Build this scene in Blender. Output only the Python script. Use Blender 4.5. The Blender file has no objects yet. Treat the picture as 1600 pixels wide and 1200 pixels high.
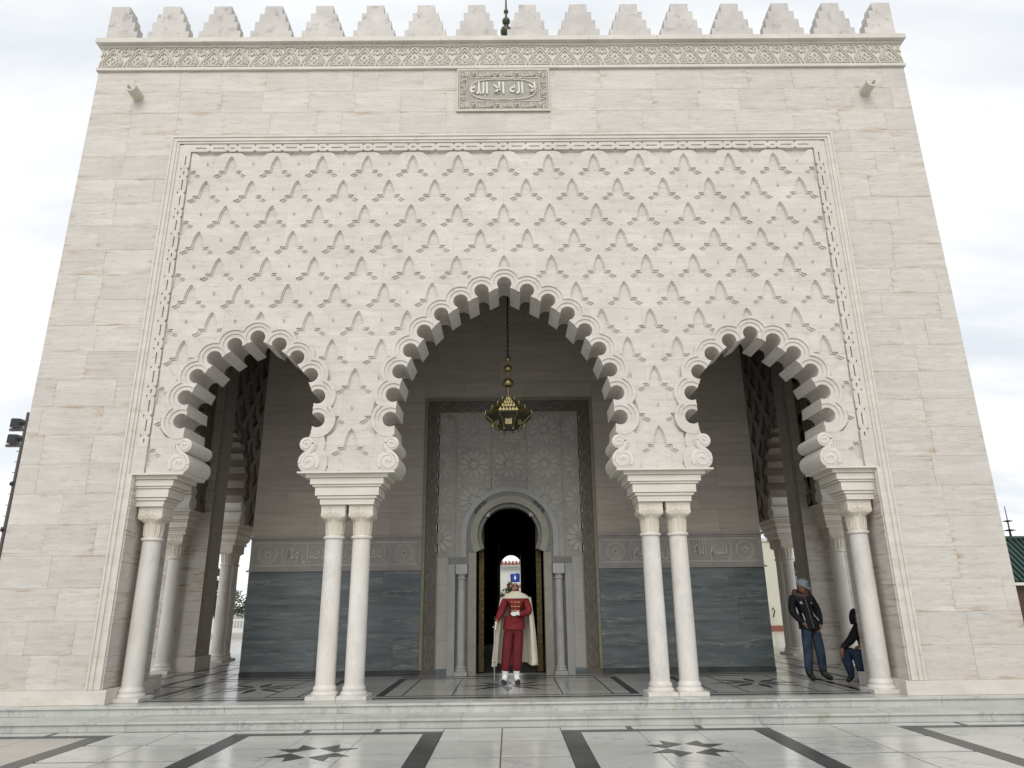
import bpy, bmesh, math, random
import numpy as np
from mathutils import Vector, Matrix
from mathutils.geometry import delaunay_2d_cdt
random.seed(7)
R = math.radians
scene = bpy.context.scene
C = scene.collection

# ------------------------------------------------------------------ camera
cam = bpy.data.cameras.new('camera'); cam.sensor_width = 36.0
cam.lens = 1093.28 / 1600 * 36; cam.clip_end = 2000; cam.clip_start = 0.05
camo = bpy.data.objects.new('camera', cam); C.objects.link(camo); scene.camera = camo
def cam_matrix(p, y, r):
    cy, sy, cp, sp = math.cos(y), math.sin(y), math.cos(p), math.sin(p)
    f = Vector((sy*cp, cy*cp, sp)); r0 = Vector((cy, -sy, 0)); u0 = r0.cross(f)
    c, s = math.cos(r), math.sin(r)
    rt = c*r0 + s*u0; up = -s*r0 + c*u0
    return Matrix((( rt.x, up.x, -f.x, 0.0424), (rt.y, up.y, -f.y, -11.2), (rt.z, up.z, -f.z, 1.3652), (0, 0, 0, 1)))
camo.matrix_world = cam_matrix(0.3028, 0.0067, -0.0111)

# ------------------------------------------------------------------ sky and sun
SUN_EL, SUN_AZ = R(38), R(-6)
world = bpy.data.worlds.new('World'); scene.world = world; world.use_nodes = True
nt = world.node_tree; nt.nodes.clear()
def wn(t, **k):
    n = nt.nodes.new(t)
    for a, b in k.items(): setattr(n, a, b)
    return n
out = wn('ShaderNodeOutputWorld'); bg = wn('ShaderNodeBackground'); bg.inputs[1].default_value = 0.095
sky = wn('ShaderNodeTexSky', sky_type='NISHITA', sun_disc=False, sun_elevation=SUN_EL, sun_rotation=R(180)+SUN_AZ)
sky.air_density = 1.0; sky.dust_density = 2.0
tc = wn('ShaderNodeTexCoord'); sep = wn('ShaderNodeSeparateXYZ'); nt.links.new(tc.outputs['Generated'], sep.inputs[0])
ad = wn('ShaderNodeMath', operation='ADD'); ad.inputs[1].default_value = 0.22; nt.links.new(sep.outputs[2], ad.inputs[0])
mx = wn('ShaderNodeMath', operation='MAXIMUM'); mx.inputs[1].default_value = 0.05; nt.links.new(ad.outputs[0], mx.inputs[0])
dv = wn('ShaderNodeVectorMath', operation='DIVIDE'); nt.links.new(tc.outputs['Generated'], dv.inputs[0])
cb = wn('ShaderNodeCombineXYZ'); [nt.links.new(mx.outputs[0], cb.inputs[i]) for i in range(3)]; nt.links.new(cb.outputs[0], dv.inputs[1])
mp = wn('ShaderNodeMapping'); mp.inputs['Scale'].default_value = (0.9, 2.6, 0.25); mp.inputs['Location'].default_value = (3.1, 1.7, 0.4)
nt.links.new(dv.outputs[0], mp.inputs[0])
n1 = wn('ShaderNodeTexNoise'); n1.inputs['Scale'].default_value = 1.15; n1.inputs['Detail'].default_value = 7; n1.inputs['Roughness'].default_value = 0.52
nt.links.new(mp.outputs[0], n1.inputs['Vector'])
cr = wn('ShaderNodeValToRGB'); cr.color_ramp.elements[0].position = 0.34; cr.color_ramp.elements[1].position = 0.56
cr.color_ramp.elements[0].color = (0.84, 0.84, 0.84, 1); cr.color_ramp.elements[1].color = (1, 1, 1, 1)
nt.links.new(n1.outputs[0], cr.inputs[0])
cl = wn('ShaderNodeValToRGB'); cl.color_ramp.elements[0].position = 0.36; cl.color_ramp.elements[1].position = 0.6
cl.color_ramp.elements[0].color = (10.2, 10.7, 11.2, 1); cl.color_ramp.elements[1].color = (12.3, 12.4, 12.4, 1)
nt.links.new(n1.outputs[0], cl.inputs[0])
mix = wn('ShaderNodeMix', data_type='RGBA')
nt.links.new(cr.outputs[0], mix.inputs[0]); nt.links.new(sky.outputs[0], mix.inputs[6]); nt.links.new(cl.outputs[0], mix.inputs[7])
nt.links.new(mix.outputs[2], bg.inputs[0]); nt.links.new(bg.outputs[0], out.inputs[0])

sun = bpy.data.lights.new('sun', 'SUN'); sun.energy = 1.4; sun.angle = R(32); sun.color = (1.0, 0.96, 0.9)
suno = bpy.data.objects.new('sun', sun); C.objects.link(suno)
d = Vector((math.sin(SUN_AZ)*math.cos(SUN_EL), -math.cos(SUN_AZ)*math.cos(SUN_EL), math.sin(SUN_EL)))
suno.rotation_euler = d.to_track_quat('Z', 'Y').to_euler(); suno.location = (0, -30, 40)

vs = scene.view_settings; vs.view_transform = 'Standard'; vs.look = 'None'; vs.gamma = 1; vs.exposure = -0.08; vs.use_curve_mapping = False
scene.cycles.max_bounces = 10; scene.cycles.diffuse_bounces = 6; scene.cycles.glossy_bounces = 5
scene.cycles.use_denoising = True

# ------------------------------------------------------------------ materials
MATS = {}
def mat(name, color, rough=0.6, metal=0.0, vary=None, streak=(1, 1, 1), nscale=2.0, stain=None, stain_amt=0.0, bump=0.0, bscale=30.0,
        rnd=0.0, patch=None, spec=0.5, vein=None, vscale=2.0, blocks=None, edge=None, detail=6, coat=0.0, pits=0.0):
    m = bpy.data.materials.new(name); m.use_nodes = True; t = m.node_tree; b = t.nodes['Principled BSDF']
    N = t.nodes.new; L = t.links.new
    b.inputs['Roughness'].default_value = rough; b.inputs['Metallic'].default_value = metal
    b.inputs['Specular IOR Level'].default_value = spec
    b.inputs['Base Color'].default_value = (*color, 1)
    MATS[name] = m
    if vary is None and not bump and not rnd and stain is None: return m
    co = N('ShaderNodeTexCoord'); oi = N('ShaderNodeObjectInfo')
    va = N('ShaderNodeVectorMath'); va.operation = 'MULTIPLY_ADD'
    cx = N('ShaderNodeCombineXYZ')
    for i in range(3): L(oi.outputs['Random'], cx.inputs[i])
    L(cx.outputs[0], va.inputs[0]); va.inputs[1].default_value = (41.3, 17.9, 29.7) if rnd else (0, 0, 0); L(co.outputs['Object'], va.inputs[2])
    mp = N('ShaderNodeMapping'); mp.inputs['Scale'].default_value = streak; L(va.outputs[0], mp.inputs[0])
    col = None
    def noise(sc, det=detail, rg=0.6, src=mp):
        n = N('ShaderNodeTexNoise'); n.inputs['Scale'].default_value = sc; n.inputs['Detail'].default_value = det; n.inputs['Roughness'].default_value = rg
        L(src.outputs[0], n.inputs['Vector']); return n
    def mixc(fac, a, bcol, mode='MIX', k=None):
        x = N('ShaderNodeMix'); x.data_type = 'RGBA'; x.blend_type = mode
        if isinstance(fac, float): x.inputs[0].default_value = fac
        else: L(fac, x.inputs[0])
        for s, v in ((6, a), (7, bcol)):
            if isinstance(v, tuple): x.inputs[s].default_value = (*v, 1)
            else: L(v, x.inputs[s])
        return x.outputs[2]
    def ramp(src, p0, p1, c0=(0, 0, 0), c1=(1, 1, 1)):
        r = N('ShaderNodeValToRGB'); e = r.color_ramp.elements
        e[0].position = p0; e[1].position = p1; e[0].color = (*c0, 1); e[1].color = (*c1, 1); L(src, r.inputs[0]); return r.outputs[0]
    nz = noise(nscale)
    col = ramp(nz.outputs[0], 0.3, 0.7, color, vary if vary else color)
    if patch is not None:
        nq = noise(1.4, 5, 0.6, co_o2(va)); fq = ramp(nq.outputs[0], 0.46, 0.68, (0, 0, 0), (0.55, 0.55, 0.55)); col = mixc(fq, col, patch)
    if vein is not None:
        nv = noise(vscale, 8, 0.65); ms = N('ShaderNodeMath'); ms.operation = 'SUBTRACT'; ms.inputs[1].default_value = 0.5; L(nv.outputs[0], ms.inputs[0])
        ab = N('ShaderNodeMath'); ab.operation = 'ABSOLUTE'; L(ms.outputs[0], ab.inputs[0])
        f = ramp(ab.outputs[0], 0.0, 0.035, (1, 1, 1), (0, 0, 0))
        n3 = noise(vscale*0.6, 3); f2 = ramp(n3.outputs[0], 0.45, 0.65); f3 = mixc(1.0, f, f2, 'MULTIPLY')
        col = mixc(f3, col, vein)
    if blocks is not None:      # courses of stone carried through the carving, each block of slightly different tone
        bt = N('ShaderNodeTexBrick'); bt.inputs['Scale'].default_value = 1.0; bt.inputs['Mortar Size'].default_value = 0.004
        bt.inputs['Brick Width'].default_value = blocks[0]; bt.inputs['Row Height'].default_value = blocks[1]; bt.offset = 0.37
        bt.inputs['Color1'].default_value = (1, 1, 1, 1); bt.inputs['Color2'].default_value = (0.94, 0.935, 0.935, 1); bt.inputs['Mortar'].default_value = (0.82, 0.79, 0.76, 1)
        sp = N('ShaderNodeSeparateXYZ'); L(co.outputs['Object'], sp.inputs[0]); cz = N('ShaderNodeCombineXYZ'); L(sp.outputs[0], cz.inputs[0]); L(sp.outputs[2], cz.inputs[1])
        L(cz.outputs[0], bt.inputs['Vector']); col = mixc(1.0, col, bt.outputs['Color'], 'MULTIPLY')
    if stain is not None:
        ns = noise(nscale*1.6, 7, 0.72); f = ramp(ns.outputs[0], 0.50, 0.64) if edge else ramp(ns.outputs[0], 0.55, 0.74)
        if edge:                # rust and dirt gather along the joints of a slab (uv runs 0..1 over its face)
            uv = N('ShaderNodeSeparateXYZ'); L(co.outputs['UV'], uv.inputs[0])
            def bell(s):
                a = N('ShaderNodeMath'); a.operation = 'SUBTRACT'; a.inputs[1].default_value = 0.5; L(s, a.inputs[0])
                q = N('ShaderNodeMath'); q.operation = 'ABSOLUTE'; L(a.outputs[0], q.inputs[0]); return q.outputs[0]
            mm = N('ShaderNodeMath'); mm.operation = 'MAXIMUM'; L(bell(uv.outputs[0]), mm.inputs[0]); L(bell(uv.outputs[1]), mm.inputs[1])
            fe = ramp(mm.outputs[0], 0.36, 0.5, (0.30, 0.30, 0.30), (1, 1, 1)); f = mixc(1.0, f, fe, 'MULTIPLY')
            n5 = noise(1.5, 4, 0.6, co_o2(va)); f5 = ramp(n5.outputs[0], 0.42, 0.57)
            f = mixc(1.0, f, f5, 'MULTIPLY')
        k = N('ShaderNodeMath'); k.operation = 'MULTIPLY'; k.inputs[1].default_value = stain_amt; L(f, k.inputs[0])
        col = mixc(k.outputs[0], col, stain)
    if pits:
        np_ = noise(nscale*5.0, 4, 0.7); f = ramp(np_.outputs[0], 0.57, 0.66); k = N('ShaderNodeMath'); k.operation = 'MULTIPLY'; k.inputs[1].default_value = pits; L(f, k.inputs[0])
        col = mixc(k.outputs[0], col, tuple(0.55*q for q in color))
    if rnd:
        mr = N('ShaderNodeMapRange'); mr.inputs[3].default_value = 1-rnd; mr.inputs[4].default_value = 1+rnd*0.6; L(oi.outputs['Random'], mr.inputs[0])
        hs = N('ShaderNodeHueSaturation'); L(mr.outputs[0], hs.inputs['Value']); L(col, hs.inputs['Color']); col = hs.outputs[0]
    L(col, b.inputs['Base Color'])
    if bump:
        nb = noise(bscale, 5, 0.65, co_o(t, co)); bp = N('ShaderNodeBump'); bp.inputs['Strength'].default_value = bump; bp.inputs['Distance'].default_value = 0.02
        L(nb.outputs[0], bp.inputs['Height']); L(bp.outputs[0], b.inputs['Normal'])
    return m
def co_o2(va):
    class S: pass
    s = S(); s.outputs = [va.outputs[0]]; return s
def co_o(t, co):
    class S: pass
    s = S(); s.outputs = [co.outputs['Object']]; return s

OCHRE = (0.36, 0.23, 0.115)
mat('slab', (0.645, 0.61, 0.565), 0.55, patch=(0.51, 0.485, 0.455), vary=(0.53, 0.49, 0.445), streak=(0.5, 0.5, 5.0), nscale=2.4, stain=OCHRE, stain_amt=0.95, edge=True, bump=0.25, bscale=34, rnd=0.05, pits=0.65)
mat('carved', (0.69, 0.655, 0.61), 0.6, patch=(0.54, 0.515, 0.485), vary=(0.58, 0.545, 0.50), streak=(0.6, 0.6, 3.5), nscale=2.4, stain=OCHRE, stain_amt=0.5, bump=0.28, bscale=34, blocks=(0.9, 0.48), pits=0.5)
mat('scroll', (0.69, 0.655, 0.61), 0.6, vary=(0.61, 0.575, 0.53), nscale=2.4, bump=0.12, bscale=18)
mat('moulding', (0.675, 0.64, 0.585), 0.55, vary=(0.56, 0.525, 0.475), streak=(1, 1, 2.5), nscale=2.0, stain=(0.33, 0.27, 0.16), stain_amt=0.4, bump=0.1, bscale=20)
mat('impost', (0.71, 0.67, 0.60), 0.5, vary=(0.62, 0.58, 0.515), streak=(1, 1, 2.5), nscale=2.0, stain=(0.36, 0.26, 0.15), stain_amt=0.25, bump=0.08, bscale=20)
mat('merlon', (0.64, 0.605, 0.57), 0.65, vary=(0.50, 0.47, 0.445), nscale=2.6, stain=(0.20, 0.19, 0.195), stain_amt=0.9, bump=0.15, bscale=12, rnd=0.08)
mat('column', (0.73, 0.70, 0.655), 0.4, vary=(0.61, 0.58, 0.54), streak=(1.2, 1.2, 0.7), nscale=2.6, vein=(0.55, 0.54, 0.53), vscale=2.2, stain=(0.42, 0.35, 0.26), stain_amt=0.45, rnd=0.05, bump=0.05)
mat('capital', (0.70, 0.655, 0.57), 0.55, vary=(0.58, 0.53, 0.44), nscale=4, bump=0.1, bscale=30)
mat('grey_relief', (0.60, 0.56, 0.48), 0.6, vary=(0.50, 0.465, 0.395), nscale=5, bump=0.12, bscale=30)
mat('grey_ground', (0.40, 0.385, 0.345), 0.7, vary=(0.32, 0.31, 0.28), nscale=8, bump=0.3, bscale=60)
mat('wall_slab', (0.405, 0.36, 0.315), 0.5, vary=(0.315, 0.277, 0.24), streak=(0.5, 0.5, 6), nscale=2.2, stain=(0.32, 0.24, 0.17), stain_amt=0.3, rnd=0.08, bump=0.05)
mat('carved_shaded', (0.24, 0.195, 0.165), 0.6, vary=(0.17, 0.14, 0.12), streak=(0.6, 0.6, 3.5), nscale=2.4, bump=0.1, bscale=18)  # the carved stone again, darkened so its colour carries the gallery's shade
mat('joint', (0.30, 0.25, 0.20), 0.9)
mat('dado', (0.060, 0.076, 0.082), 0.3, vary=(0.15, 0.17, 0.174), streak=(0.45, 0.45, 3.6), nscale=2.0, vein=(0.25, 0.27, 0.265), vscale=2.2, stain=(0.018, 0.023, 0.027), stain_amt=0.8, rnd=0.1, detail=8)
mat('band', (0.30, 0.28, 0.265), 0.5, vary=(0.24, 0.225, 0.215), nscale=3, stain=(0.33, 0.17, 0.07), stain_amt=0.5)
mat('band_raised', (0.50, 0.47, 0.435), 0.5, vary=(0.42, 0.395, 0.365), nscale=3)
mat('green_band', (0.10, 0.09, 0.07), 0.4, vary=(0.065, 0.058, 0.045), nscale=6)
mat('green_band_raised', (0.18, 0.16, 0.125), 0.4, vary=(0.12, 0.105, 0.08), nscale=6)
mat('gilt', (0.22, 0.20, 0.14), 0.4, metal=0.0, vary=(0.15, 0.135, 0.09), nscale=8)
mat('rosette_petal', (0.335, 0.325, 0.29), 0.42, vary=(0.275, 0.265, 0.24), nscale=3)
mat('rosette_marble', (0.29, 0.28, 0.25), 0.42, vary=(0.235, 0.225, 0.205), nscale=3, stain=(0.20, 0.09, 0.055), stain_amt=0.9, rnd=0.08)
mat('rosette_line', (0.30, 0.31, 0.29), 0.5)
mat('colonnette', (0.36, 0.36, 0.35), 0.35, vary=(0.28, 0.28, 0.275), nscale=3)
mat('arch_pale', (0.30, 0.30, 0.30), 0.4, vary=(0.25, 0.25, 0.25), nscale=4)
mat('arch_dark', (0.16, 0.165, 0.15), 0.4, vary=(0.11, 0.115, 0.105), nscale=5)
mat('arch_yellow', (0.26, 0.25, 0.20), 0.4, vary=(0.20, 0.195, 0.16), nscale=9)
mat('door_gold', (0.14, 0.10, 0.035), 0.4, metal=0.6, vary=(0.04, 0.03, 0.012), nscale=26, bump=0.6, bscale=40)
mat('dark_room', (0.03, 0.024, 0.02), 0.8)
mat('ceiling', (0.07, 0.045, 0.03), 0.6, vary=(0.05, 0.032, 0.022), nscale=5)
mat('paving', (0.60, 0.595, 0.565), 0.17, vary=(0.49, 0.485, 0.46), streak=(1, 1.6, 1), nscale=1.4, vein=(0.33, 0.36, 0.38), vscale=1.5, stain=(0.42, 0.36, 0.27), stain_amt=0.3, rnd=0.07, detail=8)
mat('paving_dark', (0.030, 0.032, 0.033), 0.3, spec=0.3, vary=(0.07, 0.075, 0.075), nscale=3, rnd=0.1)
mat('paving_warm', (0.50, 0.46, 0.41), 0.2, vary=(0.42, 0.39, 0.35), nscale=1.4, rnd=0.06)
mat('gallery_floor', (0.38, 0.38, 0.35), 0.2, spec=0.28, vary=(0.29, 0.29, 0.27), streak=(1, 2, 1), nscale=1.4, rnd=0.1)
mat('gallery_dark', (0.016, 0.018, 0.019), 0.25, spec=0.18)
mat('step', (0.56, 0.57, 0.535), 0.3, vary=(0.45, 0.46, 0.425), streak=(1.3, 1, 1), nscale=2.0, vein=(0.30, 0.33, 0.34), vscale=2.4, stain=(0.26, 0.24, 0.15), stain_amt=0.85, rnd=0.07, detail=8)
mat('grout', (0.10, 0.10, 0.10), 0.8)
mat('brass', (0.40, 0.33, 0.15), 0.38, metal=0.9, vary=(0.22, 0.18, 0.08), nscale=10)
mat('brass_dark', (0.10, 0.10, 0.06), 0.4, metal=0.7, vary=(0.05, 0.055, 0.04), nscale=9)
mat('lamp_glass', (0.20, 0.20, 0.14), 0.3)
mat('iron', (0.03, 0.028, 0.026), 0.5, metal=0.5)
mat('grey_metal', (0.16, 0.17, 0.17), 0.5, metal=0.3, vary=(0.10, 0.11, 0.11), nscale=5)
mat('mast_red', (0.09, 0.075, 0.075), 0.6)
mat('green_tile', (0.014, 0.05, 0.036), 0.35, vary=(0.008, 0.03, 0.023), nscale=6, rnd=0.3)
mat('red_tile', (0.30, 0.10, 0.06), 0.6, vary=(0.22, 0.08, 0.05), nscale=6)
mat('white_wall', (0.70, 0.70, 0.66), 0.8, vary=(0.62, 0.62, 0.57), nscale=1.2)
mat('beige_wall', (0.66, 0.65, 0.53), 0.8, vary=(0.58, 0.57, 0.46), nscale=1.2)
mat('brown_wood', (0.09, 0.045, 0.03), 0.6, vary=(0.05, 0.028, 0.02), nscale=8)
mat('white_paint', (0.74, 0.75, 0.74), 0.5)
mat('window_glass', (0.02, 0.022, 0.024), 0.1)
mat('bark', (0.10, 0.075, 0.055), 0.9, vary=(0.06, 0.045, 0.035), nscale=12)
mat('leaf_dark', (0.032, 0.055, 0.030), 0.6, vary=(0.05, 0.08, 0.035), nscale=3)
mat('leaf_light', (0.07, 0.11, 0.035), 0.6, vary=(0.10, 0.14, 0.05), nscale=3)
mat('ground', (0.33, 0.31, 0.27), 0.9, vary=(0.26, 0.25, 0.21), nscale=0.3)
mat('skin_tan', (0.36, 0.19, 0.12), 0.55)
mat('skin_brown', (0.24, 0.115, 0.07), 0.55)
mat('red_cloth', (0.19, 0.008, 0.012), 0.75, vary=(0.14, 0.005, 0.009), nscale=7, bump=0.2, bscale=60)
mat('red_trousers', (0.145, 0.007, 0.010), 0.75, vary=(0.105, 0.005, 0.008), nscale=7, bump=0.2, bscale=60)
mat('white_cloth', (0.80, 0.80, 0.78), 0.8)
mat('cape_cloth', (0.62, 0.58, 0.47), 0.85, vary=(0.54, 0.50, 0.40), nscale=4, bump=0.2, bscale=50)
mat('blue_felt', (0.025, 0.05, 0.36), 0.8)
mat('shoe', (0.04, 0.012, 0.03), 0.35)
mat('button_gold', (0.85, 0.66, 0.25), 0.25, metal=1.0)
mat('steel', (0.55, 0.55, 0.52), 0.25, metal=1.0)
mat('black_jacket', (0.008, 0.008, 0.010), 0.75, vary=(0.014, 0.014, 0.018), spec=0.2, nscale=9, bump=0.25, bscale=40)
mat('jeans', (0.010, 0.019, 0.042), 0.8, vary=(0.05, 0.076, 0.11), spec=0.2, nscale=5, detail=3, bump=0.2, bscale=60)
mat('jeans_dark', (0.018, 0.03, 0.06), 0.8, vary=(0.035, 0.055, 0.095), spec=0.2, nscale=6)
mat('boot', (0.010, 0.008, 0.009), 0.6)
mat('cap_cloth', (0.22, 0.26, 0.29), 0.8)
mat('print_dark', (0.03, 0.025, 0.06), 0.8)
mat('fur', (0.09, 0.055, 0.055), 0.95, bump=0.8, bscale=90)
mat('hair_black', (0.012, 0.01, 0.009), 0.6)
mat('zip_light', (0.5, 0.5, 0.48), 0.5)

# ------------------------------------------------------------------ mesh helpers
class MB:
    def __init__(s): s.v = []; s.f = []; s.m = []; s.cur = 0
    def add(s, vs, fs):
        n = len(s.v); s.v += [tuple(v) for v in vs]; s.f += [tuple(i+n for i in f) for f in fs]; s.m += [s.cur]*len(fs); return s
    def box(s, x0, x1, y0, y1, z0, z1):
        return s.add([(x0,y0,z0),(x1,y0,z0),(x1,y1,z0),(x0,y1,z0),(x0,y0,z1),(x1,y0,z1),(x1,y1,z1),(x0,y1,z1)],
                     [(0,3,2,1),(4,5,6,7),(0,1,5,4),(1,2,6,5),(2,3,7,6),(3,0,4,7)])
    def rings(s, rings, cap=True, closed=True):
        n = len(rings[0]); vs = [p for r in rings for p in r]; fs = []
        for i in range(len(rings)-1):
            for j in range(n if closed else n-1):
                k = (j+1) % n; fs.append((i*n+j, i*n+k, (i+1)*n+k, (i+1)*n+j))
        if cap and closed:
            fs.append(tuple(range(n-1, -1, -1))); fs.append(tuple((len(rings)-1)*n+j for j in range(n)))
        return s.add(vs, fs)
    def lathe(s, cx, cy, prof, n=24, rot=0.0, sx=1, sy=1):     # prof: (r, z) from bottom to top
        return s.rings([[(cx+sx*r*math.cos(rot+2*math.pi*j/n), cy+sy*r*math.sin(rot+2*math.pi*j/n), z) for j in range(n)] for r, z in prof])
    def prism(s, poly, y0, y1):                                 # polygon in (x, z), counter-clockwise seen from -y
        n = len(poly); vs = [(x, y0, z) for x, z in poly]+[(x, y1, z) for x, z in poly]
        fs = [tuple(range(n)), tuple(range(2*n-1, n-1, -1))]+[(i, i+n, (i+1) % n+n, (i+1) % n) for i in range(n)]
        return s.add(vs, fs)
    def prismz(s, poly, z0, z1):                                # polygon in (x, y), counter-clockwise from above
        n = len(poly); vs = [(x, y, z1) for x, y in poly]+[(x, y, z0) for x, y in poly]
        fs = [tuple(range(n)), tuple(range(2*n-1, n-1, -1))]+[(i, i+n, (i+1) % n+n, (i+1) % n) for i in range(n)]
        return s.add(vs, fs)
    def tube(s, pts, rad, n=8, cap=True):
        pts = [Vector(p) for p in pts]; rr = rad if isinstance(rad, (list, tuple)) else [rad]*len(pts); rings = []
        for i, p in enumerate(pts):
            t = (pts[min(i+1, len(pts)-1)]-pts[max(i-1, 0)]).normalized()
            a = Vector((0, 0, 1)) if abs(t.z) < 0.9 else Vector((0, 1, 0)); u = t.cross(a).normalized(); w = t.cross(u)
            rings.append([p+rr[i]*(math.cos(2*math.pi*j/n)*u+math.sin(2*math.pi*j/n)*w) for j in range(n)])
        return s.rings(rings, cap)
    def ball(s, c, r, n=12, m=8, sz=1.0):
        prof = [(max(1e-4, r*math.sin(math.pi*i/m)), c[2]-r*sz*math.cos(math.pi*i/m)) for i in range(m+1)]
        return s.lathe(c[0], c[1], prof, n)
    def ribbon(s, pts, w, y0, y1, closed=False):                # flat raised stroke in the (x, z) plane
        n = len(pts); vs = []; fs = []
        for i, p in enumerate(pts):
            a = pts[(i-1) % n if closed else max(i-1, 0)]; b = pts[(i+1) % n if closed else min(i+1, n-1)]
            tx, tz = b[0]-a[0], b[1]-a[1]; l = math.hypot(tx, tz) or 1; nx, nz = -tz/l*w/2, tx/l*w/2
            vs += [(p[0]+nx, y1, p[1]+nz), (p[0]+nx, y0, p[1]+nz), (p[0]-nx, y0, p[1]-nz), (p[0]-nx, y1, p[1]-nz)]
        for i in range(n if closed else n-1):
            a, b = 4*i, 4*((i+1) % n)
            for k in range(3): fs.append((a+k, b+k, b+k+1, a+k+1))
        return s.add(vs, fs)
    def mesh(s, name):
        me = bpy.data.meshes.new(name); me.from_pydata(s.v, [], s.f)
        if any(s.m): me.polygons.foreach_set('material_index', s.m)
        return me
    def obj(s, name, mats, parent=None, smooth=None, recalc=True):
        me = s.mesh(name)
        if recalc:
            bm = bmesh.new(); bm.from_mesh(me); bmesh.ops.recalc_face_normals(bm, faces=bm.faces); bm.to_mesh(me); bm.free()
        return link(name, me, mats, parent, smooth)
def link(name, me, mats=None, parent=None, smooth=None):
    if mats is not None and not me.materials:
        for m in (mats if isinstance(mats, (list, tuple)) else [mats]): me.materials.append(MATS[m])
    if smooth is not None:
        me.shade_smooth()
        if smooth: me.set_sharp_from_angle(angle=R(smooth))
    o = bpy.data.objects.new(name, me); C.objects.link(o)
    if parent is not None: o.parent = parent
    return o
def empty(name, loc=(0, 0, 0)):
    o = bpy.data.objects.new(name, None); C.objects.link(o); o.location = loc; return o
def tag(o, label=None, cat=None, group=None, kind=None):
    for k, v in (('label', label), ('category', cat), ('group', group), ('kind', kind)):
        if v: o[k] = v
    return o
def text_obj(name, body, size, loc, parent, m, extrude=0.006, align='CENTER', sx=1.0, rotx=90, offset=0.0):
    cu = bpy.data.curves.new(name, 'FONT'); cu.body = body; cu.size = size; cu.extrude = extrude; cu.align_x = align; cu.offset = offset; cu.resolution_u = 3
    o = bpy.data.objects.new(name, cu); C.objects.link(o)
    dg = bpy.context.evaluated_depsgraph_get(); me = bpy.data.meshes.new_from_object(o.evaluated_get(dg)); bpy.data.objects.remove(o); bpy.data.curves.remove(cu)
    me.name = name; me.materials.clear(); me.materials.append(MATS[m])
    me.transform(Matrix.Rotation(R(rotx), 4, 'X') @ Matrix.Diagonal((sx, 1, 1, 1)))
    o = bpy.data.objects.new(name, me); C.objects.link(o); o.location = loc; o.parent = parent
    return o
# Arabic shaping with presentation forms (isolated, final, initial, medial)
AF = {'ا': 'ﺍﺎ', 'ب': 'ﺏﺐﺑﺒ', 'ي': 'ﻱﻲﻳﻴ', 'ل': 'ﻝﻞﻟﻠ', 'ه': 'ﻩﻪﻫﻬ', 'م': 'ﻡﻢﻣﻤ', 'ن': 'ﻥﻦﻧﻨ', 'ر': 'ﺭﺮ', 'ح': 'ﺡﺢﺣﺤ', 'س': 'ﺱﺲﺳﺴ', 'و': 'ﻭﻮ', 'غ': 'ﻍﻎﻏﻐ',
      'ص': 'ﺹﺺﺻﺼ', 'ع': 'ﻉﻊﻋﻌ', 'ك': 'ﻙﻚﻛﻜ', 'ة': 'ﺓﺔ', 'ت': 'ﺕﺖﺗﺘ', 'د': 'ﺩﺪ', '~': 'ﻻﻼ'}
def arabic(t):
    t = t.replace('لا', '~'); res = []
    for i, ch in enumerate(t):
        if ch not in AF: res.append(ch); continue
        prev = i > 0 and t[i-1] in AF and len(AF[t[i-1]]) == 4
        nxt = i+1 < len(t) and t[i+1] in AF and len(AF[ch]) == 4
        f = AF[ch]; res.append(f[3] if prev and nxt else f[1] if prev else f[2] if nxt else f[0])
    return ''.join(reversed(res))

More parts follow.
